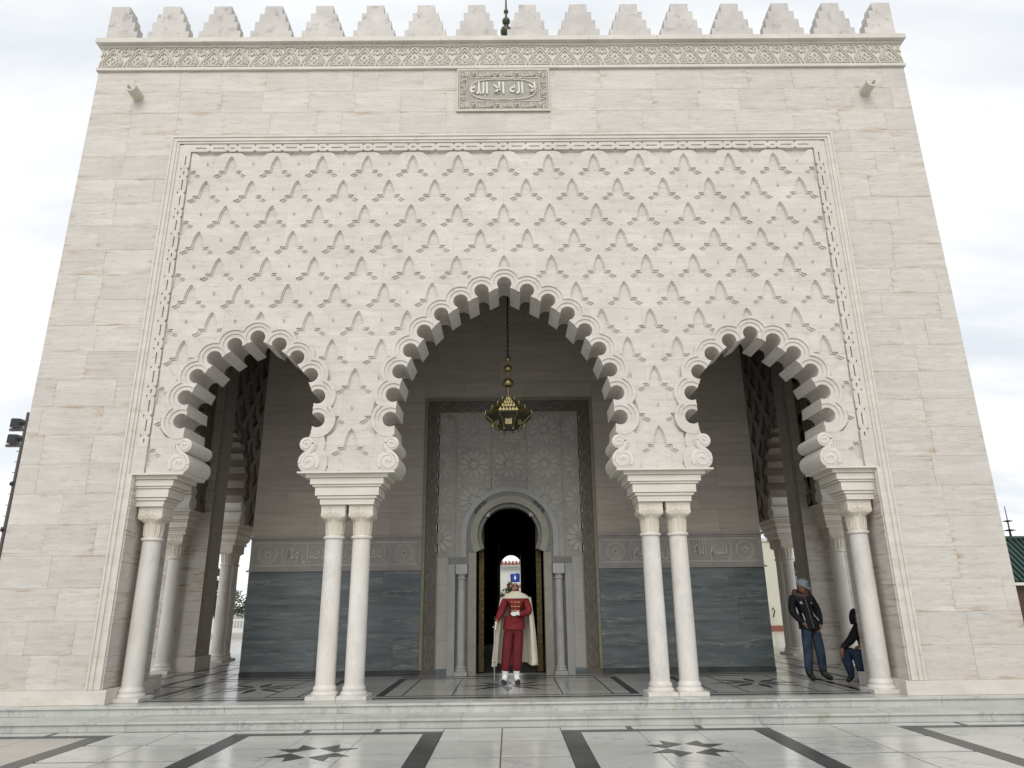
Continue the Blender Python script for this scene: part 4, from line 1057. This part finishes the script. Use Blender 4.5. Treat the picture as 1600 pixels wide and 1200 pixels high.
def shell(sections, th, closed=False):
    """cloth: list of rows of points, given thickness by a second sheet pushed along the averaged normal"""
    b = MB(); n = len(sections[0]); m_ = len(sections)
    P = [[Vector(p) for p in r] for r in sections]; Q = []
    for i in range(m_):
        row = []
        for k in range(n):
            du = P[i][(k+1) % n if closed else min(k+1, n-1)]-P[i][(k-1) % n if closed else max(k-1, 0)]
            dv_ = P[min(i+1, m_-1)][k]-P[max(i-1, 0)][k]; nn = du.cross(dv_); row.append(P[i][k]+(nn.normalized()*th if nn.length else Vector()))
        Q.append(row)
    vs_ = [p for r in P for p in r]+[p for r in Q for p in r]; N0 = n*m_; fs = []; cols = n if closed else n-1
    for i in range(m_-1):
        for k in range(cols):
            l = (k+1) % n; a, b_, c_, d_ = i*n+k, i*n+l, (i+1)*n+l, (i+1)*n+k
            fs += [(a, b_, c_, d_), (N0+d_, N0+c_, N0+b_, N0+a)]
    for k in range(cols):
        l = (k+1) % n; fs += [(l, k, N0+k, N0+l), ((m_-1)*n+k, (m_-1)*n+l, N0+(m_-1)*n+l, N0+(m_-1)*n+k)]
    if not closed:
        for i in range(m_-1): fs += [(i*n, (i+1)*n, N0+(i+1)*n, N0+i*n), ((i+1)*n+n-1, i*n+n-1, N0+i*n+n-1, N0+(i+1)*n+n-1)]
    return b.add(vs_, fs)
def ell(cx, cy, z, rx, ry, n=24, wob=0.0, ph=0.0): return [(cx+rx*(1+wob*math.sin(5*a+ph))*math.cos(a), cy+ry*(1+wob*math.sin(5*a+ph))*math.sin(a), z) for a in [2*math.pi*k/n for k in range(n)]]

def surf(o, x, z, gap=0.0):
    bpy.context.view_layer.update(); ok, loc, *_ = o.ray_cast((x, -1.0, z), (0, 1, 0)); return (loc.y if ok else -.13)-gap
# --- guard in red with a white cape
GX, GY = 0.115, 2.19
j = {'pelvis': (0, 0, .95, .155, .11), 'waist': (.02, 0, 1.10, .165, .11), 'chest': (.037, 0, 1.31, .20, .125), 'collar': (.04, 0, 1.455, .15, .09), 'neck': (.038, 0, 1.545, .052, .052),
     'hip_a': (-.085, 0, .88, .10, .10), 'knee_a': (-.125, -.015, .54, .088, .09), 'hem_a': (-.15, 0, .26, .086, .09), 'boot_a': (-.162, .0, .19, .050, .053), 'ankle_a': (-.165, .01, .085, .046, .05), 'ball_a': (-.19, -.10, .045, .040, .036), 'toe_a': (-.205, -.165, .035, .030, .026),
     'hip_b': (.085, 0, .88, .10, .10), 'knee_b': (.062, -.015, .54, .088, .09), 'hem_b': (.045, 0, .26, .086, .09), 'boot_b': (.042, .0, .19, .050, .053), 'ankle_b': (.042, .01, .085, .046, .05), 'ball_b': (.065, -.10, .045, .040, .036), 'toe_b': (.078, -.165, .035, .030, .026),
     'sh_a': (-.14, 0, 1.42, .085, .08), 'el_a': (-.225, .01, 1.20, .074, .07), 'wr_a': (-.305, -.085, 1.055, .048, .046),
     'sh_b': (.215, 0, 1.42, .085, .08), 'el_b': (.285, -.03, 1.19, .076, .072), 'wr_b': (.135, -.175, 1.165, .05, .048)}
e = [('pelvis', 'waist', 'red_cloth'), ('waist', 'chest', 'red_cloth'), ('chest', 'collar', 'red_cloth'), ('collar', 'neck', 'skin_tan')]
for s in 'ab':
    e += [('pelvis', 'hip_'+s, 'red_trousers'), ('hip_'+s, 'knee_'+s, 'red_trousers'), ('knee_'+s, 'hem_'+s, 'red_trousers'), ('hem_'+s, 'boot_'+s, 'white_cloth'), ('boot_'+s, 'ankle_'+s, 'white_cloth'), ('ankle_'+s, 'ball_'+s, 'white_cloth'), ('ball_'+s, 'toe_'+s, 'shoe'),
          ('collar', 'sh_'+s, 'red_cloth'), ('sh_'+s, 'el_'+s, 'red_cloth'), ('el_'+s, 'wr_'+s, 'red_cloth')]
hand(j, e, 'ha', 'wr_a', (-.325, -.105, 1.015), (-.15, -.2, -1), (.2, -1, .1), 'white_cloth', (.03, -.02, 0))
hand(j, e, 'hb', 'wr_b', (.085, -.185, 1.165), (-1, -.05, .05), (0, -.2, 1), 'white_cloth', (0, .01, -.012), .11)
hc = (.036, -.005, 1.655); head_of(j, e, 'neck', hc, (-.05, -1, -.1), 'skin_tan')
guard = figure('person', j, e, (GX, GY, .0025)); tag(guard, 'guard in red uniform, white cape and blue hat standing before the dark doorway', 'person')
face_of(guard, hc, (-.05, -1, -.1), 'hair_black', 'skin_brown', 'skin_tan')
shell([ell(.015, 0, 1.13, .178, .125), ell(.01, 0, 1.03, .186, .138, wob=.01), ell(.0, 0, .905, .20, .152, wob=.02)], .008, True).obj('tunic_skirt', 'red_cloth', guard, 60)
shell([ell(.038, -.002, 1.585, .066, .066), ell(.038, -.002, 1.54, .073, .073)], .006, True).obj('collar', 'red_cloth', guard, 60)
for k, zb in enumerate((1.44, 1.37, 1.295, 1.225)):
    for i, xb in enumerate((-.065, .0, .075)):
        xx = .03+xb*(1-.05*k); yb = surf(guard, xx, zb)
        MB().ball((xx, yb, zb), .016, 8, 6).obj('button', 'button_gold', guard)
    MB().tube([(x_, surf(guard, x_, zb), zb) for x_ in (-.035, 0, .035, .07, .105)], .0045, 5).obj('braid', 'button_gold', guard)
MB().lathe(.118, -.0, [(.05, 0), (.052, .05)], 14).obj('cuff', 'shoe', guard).matrix_local = Matrix.Translation((.19, -.135, 1.17)) @ Matrix.Rotation(R(-78), 4, 'Y') @ Matrix.Translation((-.118, 0, 0))
# cape: yoke over the shoulders and a long fall behind
def superell(cx, cy, z, rx, ry, n=32): return [(cx+rx*math.copysign(abs(math.cos(a))**.85, math.cos(a)), cy+ry*math.copysign(abs(math.sin(a))**.85, math.sin(a)), z) for a in [2*math.pi*k/n for k in range(n)]]
shell([superell(.038, 0, 1.560, .078, .078), superell(.038, 0, 1.532, .12, .10), superell(.04, 0, 1.512, .175, .125), superell(.042, .0, 1.468, .232, .148), superell(.042, .005, 1.435, .252, .155)], .010, True).obj('cape_yoke', 'cape_cloth', guard, 60)
rows = []
for i in range(15):
    t = i/14; z = 1.455-(1.455-.30)*t; rx = .268+.105*t+.02*math.sin(3*t); ry = .15+.16*t; cxr = .042-.025*t
    row = []
    for k in range(45):
        a = R(-38)+R(256)*k/44; fold = 1+(.012+.075*t)*math.sin(k*.88+.6*math.sin(k*.3))
        row.append((cxr+rx*fold*math.cos(a)*1, .02+ry*fold*math.sin(a)*(1 if math.sin(a) > 0 else .55), z+.025*t*math.sin(k*.44)))
    rows.append(row)
shell(rows, -.012).obj('cape', 'cape_cloth', guard, 60)
hb = MB().lathe(.035, -.005, [(.083, 1.722), (.086, 1.73), (.088, 1.80), (.090, 1.862), (.084, 1.868), (.01, 1.870)], 28, sx=.98, sy=1.06).obj('hat', 'blue_felt', guard, 40)
MB().prism([(.033, 1.752), (.053, 1.795), (.033, 1.842), (.013, 1.795)], -.112, -.088).obj('badge', 'white_cloth', hb)
MB().ball((.075, -.02, 1.872), .022, 10, 6, .6).obj('tuft', 'blue_felt', hb)
for s, x0 in (('a', -.165), ('b', .042)):
    MB().lathe(0, 0, [(.035, .004), (.05, .012), (.05, .03), (.04, .05)], 20, sy=2.2).obj('shoe', 'shoe', guard, 50).location = (x0+(-.018 if s == 'a' else .018), -.072, 0)
sw = empty('sword', (GX-.35, GY-.13, .0)); tag(sw, 'long thin sword held upright against the floor by the red guard', 'sword')
b = MB().tube([(0, 0, .012), (0, 0, .5), (.01, .004, .93)], [.008, .013, .015], 8).obj('scabbard', 'steel', sw, 50)
MB().tube([(.01, .004, .93), (.014, .006, 1.10)], .013, 8).ball((.015, .006, 1.115), .02, 8, 6).obj('hilt', 'iron', sw, 50)
MB().tube([(-.035, 0, .955), (.01, .004, .94), (.055, 0, .955)], .007, 6).tube([(.05, 0, .955), (.07, 0, 1.03), (.018, .005, 1.10)], .005, 6).obj('hand_guard', 'button_gold', sw, 50)
MB().tube([(-.03, 0, .36), (.03, 0, .36)], .006, 6).obj('scabbard_ring', 'iron', sw)

# --- man in a black jacket standing in the gallery
MX, MY = 5.43, 2.1
j = {'pelvis': (.015, 0, .89, .125, .10), 'waist': (-.01, 0, 1.03, .145, .115), 'chest': (-.05, 0, 1.27, .165, .13), 'collar': (-.075, -.01, 1.42, .125, .09), 'neck': (-.075, -.025, 1.49, .056, .056),
     'hip_a': (-.07, 0, .83, .094, .096), 'knee_a': (-.085, -.02, .47, .075, .078), 'shin_a': (-.095, .01, .22, .068, .07), 'ankle_a': (-.095, .02, .10, .058, .062), 'ball_a': (-.085, -.08, .05, .052, .046), 'toe_a': (-.08, -.14, .042, .044, .038),
     'hip_b': (.10, 0, .83, .094, .096), 'knee_b': (.135, -.02, .47, .075, .078), 'shin_b': (.15, .01, .22, .068, .07), 'ankle_b': (.155, .02, .10, .058, .062), 'ball_b': (.215, -.07, .05, .052, .046), 'toe_b': (.255, -.12, .042, .044, .038),
     'sh_a': (-.235, .0, 1.40, .078, .075), 'el_a': (-.27, .02, 1.15, .065, .065), 'wr_a': (-.165, -.085, .98, .05, .048),
     'sh_b': (.085, .0, 1.40, .078, .075), 'el_b': (.205, .03, 1.15, .065, .065), 'wr_b': (.185, -.07, .95, .05, .048)}
e = [('pelvis', 'waist', 'black_jacket'), ('waist', 'chest', 'black_jacket'), ('chest', 'collar', 'black_jacket'), ('collar', 'neck', 'skin_brown')]
for s in 'ab':
    e += [('pelvis', 'hip_'+s, 'jeans'), ('hip_'+s, 'knee_'+s, 'jeans'), ('knee_'+s, 'shin_'+s, 'jeans'), ('shin_'+s, 'ankle_'+s, 'boot'), ('ankle_'+s, 'ball_'+s, 'boot'), ('ball_'+s, 'toe_'+s, 'boot'),
          ('collar', 'sh_'+s, 'black_jacket'), ('sh_'+s, 'el_'+s, 'black_jacket'), ('el_'+s, 'wr_'+s, 'black_jacket')]
hand(j, e, 'ha', 'wr_a', (-.125, -.10, .945), (.5, .1, -1), (.3, -1, 0), 'skin_brown', (.01, .01, 0), .07)
hand(j, e, 'hb', 'wr_b', (.165, -.085, .905), (-.35, .1, -1), (-.3, -1, 0), 'skin_brown', (-.01, .01, 0), .07)
look = (.72, -.70, -.42); hc = (-.055, -.045, 1.585); head_of(j, e, 'neck', hc, look, 'skin_brown')
man = figure('person', j, e, (MX, MY, .0025)); tag(man, 'man in black jacket, blue jeans and grey cap standing in the gallery', 'person')
face_of(man, hc, look, 'hair_black', 'skin_brown', 'skin_brown')
shell([ell(-.005, 0, 1.06, .172, .135), ell(.01, 0, .96, .19, .145, wob=.012), ell(.02, 0, .855, .195, .145, wob=.02)], .012, True).obj('jacket_hem', 'black_jacket', man, 60)
b = MB()
for k in range(22):
    a = 2*math.pi*k/22; b.ball((-.075+.118*math.cos(a), .005+.10*math.sin(a), 1.465+.045*math.sin(a)), .034+.008*(k % 3), 7, 5)
b.obj('fur_collar', 'fur', man, 60)
MB().tube([(x_, surf(man, x_, z_), z_) for x_, z_ in ((-.06, 1.38), (-.045, 1.28), (-.03, 1.18), (-.015, 1.09))]+[(.0, -.155, 1.0), (.015, -.165, .87)], .006, 5).obj('zip', 'grey_metal', man)
MB().tube([(-.125, surf(man, -.125, 1.12), 1.12), (-.115, -.142, 1.0)], .008, 5).obj('pocket_zip', 'zip_light', man); MB().tube([(.085, surf(man, .085, 1.12), 1.12), (.13, -.138, 1.00)], .008, 5).obj('pocket_zip', 'zip_light', man)
for x0, w in ((-.165, .05), (.02, .045)): (lambda y_: MB().box(x0, x0+w, y_-.006, y_+.012, 1.285, 1.295).box(x0, x0+w*.7, y_-.006, y_+.012, 1.305, 1.325))(surf(man, x0+w/2, 1.3)).obj('chest_mark', 'zip_light', man)
cm = Matrix.Translation(hc) @ Matrix.Rotation(math.atan2(look[1], look[0]), 4, 'Z') @ Matrix.Rotation(R(18), 4, 'Y')
cp = MB().lathe(0, 0, [(.094, .02), (.097, .05), (.092, .085), (.072, .118), (.035, .138), (.004, .142)], 24, sx=1.08).obj('cap', 'cap_cloth', man, 50); cp.matrix_local = cm
br = [[(.06+.13*math.cos(a)*u, .088*math.sin(a)*(.6+.4*u), .028-.018*u*u) for a in [R(-90)+R(180)*k/12 for k in range(13)]] for u in (.1, .4, .7, 1.0)]
shell(br, .006).obj('peak', 'cap_cloth', cp, 50)
tx = text_obj('cap_print', 'WAX', .05, (0, 0, 0), cp, 'print_dark', .003); tx.matrix_local = Matrix.Translation((.098, 0, .06)) @ Matrix.Rotation(R(90), 4, 'Z') @ Matrix.Rotation(R(-14), 4, 'X')

# --- hooded man sitting at the foot of the pier, half behind the column
SX, SY = 5.94, 1.75
j = {'pelvis': (.38, .05, .34, .13, .12), 'waist': (.35, .03, .50, .135, .12), 'chest': (.29, .0, .74, .165, .14), 'collar': (.24, -.01, .89, .125, .10), 'neck': (.21, -.02, .96, .055, .055),
     'hip_a': (.27, -.06, .34, .10, .10), 'knee_a': (-.16, -.12, .53, .09, .09), 'shin_a': (-.10, -.10, .28, .075, .075), 'ankle_a': (-.06, -.06, .10, .048, .052), 'ball_a': (-.13, -.11, .045, .042, .036), 'toe_a': (-.185, -.13, .035, .032, .028),
     'hip_b': (.33, .08, .34, .10, .10), 'knee_b': (.02, -.20, .50, .09, .09), 'shin_b': (.06, -.17, .27, .075, .075), 'ankle_b': (.09, -.14, .10, .048, .052), 'ball_b': (.02, -.20, .045, .042, .036), 'toe_b': (-.03, -.235, .035, .032, .028),
     'sh_a': (.13, -.09, .86, .080, .076), 'el_a': (-.03, -.16, .68, .066, .066), 'wr_a': (-.20, -.20, .575, .046, .044),
     'sh_b': (.34, .06, .87, .075, .072), 'el_b': (.30, -.09, .64, .062, .062), 'wr_b': (.10, -.22, .60, .044, .042)}
e = [('pelvis', 'waist', 'black_jacket'), ('waist', 'chest', 'black_jacket'), ('chest', 'collar', 'black_jacket'), ('collar', 'neck', 'black_jacket')]
for s in 'ab':
    e += [('pelvis', 'hip_'+s, 'jeans_dark'), ('hip_'+s, 'knee_'+s, 'jeans_dark'), ('knee_'+s, 'shin_'+s, 'jeans_dark'), ('shin_'+s, 'ankle_'+s, 'jeans_dark'), ('ankle_'+s, 'ball_'+s, 'boot'), ('ball_'+s, 'toe_'+s, 'boot'),
          ('collar', 'sh_'+s, 'black_jacket'), ('sh_'+s, 'el_'+s, 'black_jacket'), ('el_'+s, 'wr_'+s, 'black_jacket')]
hand(j, e, 'ha', 'wr_a', (-.235, -.215, .52), (-.05, -.1, -1), (-.2, -1, 0), 'skin_brown', (.012, 0, 0))
hand(j, e, 'hb', 'wr_b', (.07, -.235, .585), (-.8, -.2, -.3), (0, -.3, 1), 'skin_brown', (0, 0, -.012))
look = (.25, -.95, -.2); hc = (.18, -.045, 1.06); head_of(j, e, 'neck', hc, look, 'skin_brown')
sit = figure('person', j, e, (SX, SY, .0025)); tag(sit, 'hooded person in black sitting half hidden behind a white column', 'person')
face_of(sit, hc, look, 'hair_black', 'skin_brown', 'skin_brown')
hm = Matrix.Translation((hc[0], hc[1], hc[2])) @ Matrix.Rotation(math.atan2(look[1], look[0]), 4, 'Z')
rows = []
for i in range(9):
    t = i/8; row = []
    for k in range(21):
        a = R(55)+R(250)*k/20; z = -.125+.265*t; r = .096*math.sqrt(max(0.02, 1-((t-.35)/.68)**2))+.014
        row.append((-.012+r*1.08*math.cos(a), r*math.sin(a), z))
    rows.append(row)
hd = shell(rows, -.010).obj('hood', 'black_jacket', sit, 60); hd.matrix_local = hm
# ------------------------------------------------------------------ beyond the building
def tree(name, x, y, h, cr, seed, label, m='leaf_dark', z0=-.25, leaves=2600, trunk=.16, lf=.16):
    rs = random.Random(seed); t = empty(name, (x, y, z0)); tag(t, label, 'tree')
    b = MB(); b.tube([(0, 0, -.05), (.05, .02, h*.3), (-.04, .05, h*.6), (.02, 0, h*.9)], [trunk, trunk*.8, trunk*.5, trunk*.15], 8)
    cl = []
    for k in range(16):
        a = rs.uniform(0, 6.28); zz_ = h*rs.uniform(.35, .95); r = cr*rs.uniform(.35, 1.0)*(1.15-abs(zz_/h-.6)); e_ = (r*math.cos(a), r*math.sin(a), zz_)
        b.tube([(0, 0, zz_*.75), (e_[0]*.5, e_[1]*.5, zz_*.92), e_], [trunk*.35, trunk*.2, trunk*.06], 5); cl.append((e_, cr*rs.uniform(.25, .48)))
    b.obj('trunk', 'bark', t, 60)
    vs_, fs = [], []
    for k in range(leaves):
        (cx_, cy_, cz_), r = rs.choice(cl); d_ = Vector((rs.gauss(0, 1), rs.gauss(0, 1), rs.gauss(0, .8))).normalized()*r*rs.uniform(.3, 1)**.5
        p = Vector((cx_, cy_, cz_))+d_; u = Vector((rs.gauss(0, 1), rs.gauss(0, 1), rs.gauss(0, .6))).normalized()*lf*rs.uniform(.5, 1); w = u.cross(Vector((rs.gauss(0, 1), rs.gauss(0, 1), rs.gauss(0, 1)))).normalized()*lf*.35
        n = len(vs_); vs_ += [p-u, p+w, p+u, p-w]; fs.append((n, n+1, n+2, n+3))
    MB().add(vs_, fs).obj('crown', m, t, recalc=False)
    return t
tree('pine_tree', -21.2, 33.5, 5.6, 1.5, 1, 'tall dark tree beyond the white railing, nearest the marble pier', trunk=.14)
tree('pine_tree', -18.3, 33.0, 3.9, 1.25, 2, 'lower dark tree beyond the white railing, beside the blue dado wall', leaves=2200, trunk=.12)
tree('pine_tree', -24.5, 40.0, 4.2, 2.2, 3, 'broad dark tree standing farthest behind the white railing')
for k, (x, y, h) in enumerate(((-27, 52, 3.4), (-20.5, 50, 3.0), (-23.6, 48, 2.8))):
    tree('garden_shrub', x, y, h, 1.9, 20+k, ('bushy far shrub at the outer end behind the railing', 'bushy far shrub right behind the gallery columns and railing', 'low far shrub in the middle of the garden hedge')[k], leaves=1800, trunk=.08)
# railing on a low kerb
RL = empty('railing', (-18, 21, ZP)); tag(RL, 'white metal railing on a low stone kerb behind the gallery', 'railing')
def ro(b, n, m): o = b.obj(n, m, RL); o.location = (18, -21, -ZP); return o
ro(MB().box(-27, -8, 20.85, 21.15, ZP, .22), 'kerb', 'paving_warm')
ro(MB().box(-27, -8, 20.965, 21.035, .74, .80), 'top_rail', 'white_paint'); ro(MB().box(-27, -8, 20.975, 21.025, .28, .32), 'bottom_rail', 'white_paint')
bm_ = MB().box(-.018, .018, -.018, .018, .32, .74).mesh('baluster'); bm_.materials.append(MATS['white_paint'])
pm_ = MB().box(-.04, .04, -.04, .04, .22, .82).mesh('post'); pm_.materials.append(MATS['white_paint'])
k = 0; x = -26.9
while x < -8.05:
    o = link('post' if k % 12 == 0 else 'baluster', pm_ if k % 12 == 0 else bm_, None, RL); o.location = (x+18, 0, -ZP); x += .13; k += 1
# pale house seen past the gallery on the other side
W = empty('courtyard_house', (15, 24, ZP)); tag(W, 'cream walled house with green tiled eave seen through the side gallery', 'house')
def wo(b, n, m, par=None):
    o = b.obj(n, m, None); o.parent = par or W
    if par is None: o.location = (-15, -24, -ZP)
    return o
wo(MB().box(9.5, 13.2, 23.2, 27, ZP, 4.05), 'wall', 'beige_wall'); wo(MB().box(9.4, 13.3, 23.1, 27.1, 4.05, 4.2), 'parapet', 'white_wall')
wo(MB().box(13.2, 24, 25.5, 30, ZP, 3.9), 'wing_wall', 'white_wall'); wo(MB().box(9.5, 13.2, 23.12, 23.2, ZP, .22), 'skirting', 'red_tile')
ev = wo(MB().add([(13.21, 24.9, 2.55), (24, 24.9, 2.55), (24, 25.49, 3.15), (13.21, 25.49, 3.15), (13.21, 25.49, 2.5), (24, 25.49, 2.5)], [(0, 1, 2, 3), (0, 3, 4), (1, 5, 2), (0, 4, 5, 1), (3, 2, 5, 4)]), 'eave', 'green_tile')
tm = MB().tube([(0, 24.86, 2.56), (0, 25.48, 3.19)], .07, 8).mesh('roof_tile'); tm.materials.append(MATS['green_tile'])
for k in range(30):
    o = link('roof_tile', tm, None, W); o.location = (13.35+k*.24-15, -24, -ZP)
wd = wo(MB().box(13.9, 15.4, 25.42, 25.49, 1.05, 2.2), 'window', 'brown_wood'); wo(MB().box(14.0, 15.3, 25.405, 25.42, 1.15, 2.1), 'pane', 'window_glass', None)
tp = wo(MB().tube([(12.35, 23.14, .95), (12.35, 23.05, 1.0), (12.38, 22.98, .9), (12.33, 22.98, .72), (12.3, 23.0, .6)], .03, 8), 'wall_tap', 'iron')
# house and tree framed by the far doorway
H = empty('garden_house', (0, 38, ZP)); tag(H, 'white house with red tiled eave framed by the far end of the dark doorway', 'house')
def ho(b, n, m): o = b.obj(n, m, None); o.parent = H; o.location = (0, -38, -ZP); return o
ho(MB().box(-5, 6, 38, 44, ZP, 3.7), 'wall', 'white_wall'); ho(MB().box(-5.3, 6.3, 37.6, 44, 3.7, 3.85), 'cornice', 'white_wall')
for k in range(46): ho(MB().tube([(-5.2+k*.25, 37.5, 3.88), (-5.2+k*.25, 40.5, 4.15)], .10, 7), 'roof_tile', 'red_tile')
ho(MB().box(-5.2, 6.2, 37.7, 43, 3.85, 3.92), 'roof_deck', 'red_tile')
ho(MB().box(-5, 6, 37.9, 38, ZP, 1.9), 'lower_wall', 'paving_warm')
tree('garden_tree', -.75, 31, 3.9, .85, 9, 'leafy green tree framed by the far doorway in front of the white house', 'leaf_light', leaves=1800, trunk=.07, lf=.12)
# floodlight mast
F_ = empty('floodlight_mast', (-16.36, 12, ZP)); tag(F_, 'slim lattice mast with two floodlights rising beside the marble wall', 'mast')
def fo(b, n, m, par=None): o = b.obj(n, m, None); o.parent = par or F_; o.location = (16.36, -12, -ZP) if par is None else (0, 0, 0); return o
fo(MB().tube([(-16.36, 12, ZP), (-16.36, 12, 7.75)], [.07, .045], 10), 'pole', 'mast_red')
for k in range(18): fo(MB().tube([(-16.5, 12, 1.0+k*.36), (-16.33, 12, 1.0+k*.36)], .012, 5), 'step_peg', 'mast_red')
for k in range(3): fo(MB().ball((-16.40, 11.98, 2.3+k*1.5), .085, 8, 6), 'clamp', 'iron')
for z, w in ((7.10, .50), (6.55, .52)):
    fo(MB().box(-16.36-w, -16.30, 11.95, 12.05, z, z+.09), 'bracket', 'mast_red')
    fl = fo(MB().prism([(-16.80, z+.11), (-16.5, z+.12), (-16.48, z+.40), (-16.77, z+.42)], 11.85, 12.1), 'floodlight', 'grey_metal')
    fo(MB().box(-16.78, -16.50, 11.83, 11.85, z+.14, z+.38), 'lens', 'window_glass')
    fo(MB().box(-16.50, -16.36, 11.93, 12.02, z+.2, z+.3), 'arm', 'iron')
# tiled pavilion
P_ = empty('tiled_pavilion', (24, 20, ZP)); tag(P_, 'wooden pavilion with dark green tiled hip roof beside the marble wall', 'pavilion')
def po(b, n, m): o = b.obj(n, m, None); o.parent = P_; o.location = (-24, -20, -ZP); return o
E0, E1, EZ, RZ = 19.2, 28.5, 1.93, 3.42
po(MB().add([(E0, 18, EZ), (E1, 18, EZ), (E1, 23, EZ), (E0, 23, EZ), (20.8, 20, RZ+.35), (27, 20, RZ+.35)], [(0, 1, 5, 4), (1, 2, 5), (2, 3, 4, 5), (3, 0, 4), (3, 2, 1, 0)]), 'roof', 'green_tile')
for k in range(40):
    x = E0+.1+k*.235; top = min(max((x-E0)/(20.8-E0), 0), 1); top = min(top, min(max((E1-x)/(E1-27), 0), 1))
    if top > .02: po(MB().tube([(x, 17.95, EZ+.02), (x, 18+2*top, EZ+.04+(RZ+.35-EZ)*top)], .075, 7), 'roof_tile', 'green_tile')
po(MB().tube([(E0, 17.98, EZ+.03), (20.8, 20, RZ+.4)], .09, 8), 'hip_tile', 'green_tile'); po(MB().tube([(20.7, 20, RZ+.4), (27, 20, RZ+.4)], .10, 8), 'ridge_tile', 'green_tile')
po(MB().box(E0-.05, E1+.05, 17.9, 23.1, EZ-.12, EZ-.01), 'eave_board', 'white_wall')
po(MB().box(E0+.3, E1-.3, 18.3, 22.7, .3, EZ-.12), 'wall', 'brown_wood'); po(MB().box(E0+.2, E1-.2, 18.2, 22.8, ZP, .3), 'base', 'paving_warm')
for x in (20.0, 21.8, 23.6, 25.4, 27.2): po(MB().box(x, x+.18, 18.15, 18.3, .3, EZ-.12), 'post', 'brown_wood')
po(MB().lathe(22.05, 20, [(.05, RZ+.4), (.04, RZ+.7), (.28, RZ+.74), (.03, RZ+.8), (.03, RZ+1.1), (.22, RZ+1.14), (.02, RZ+1.2), (.015, RZ+1.8)], 10), 'finial', 'iron')
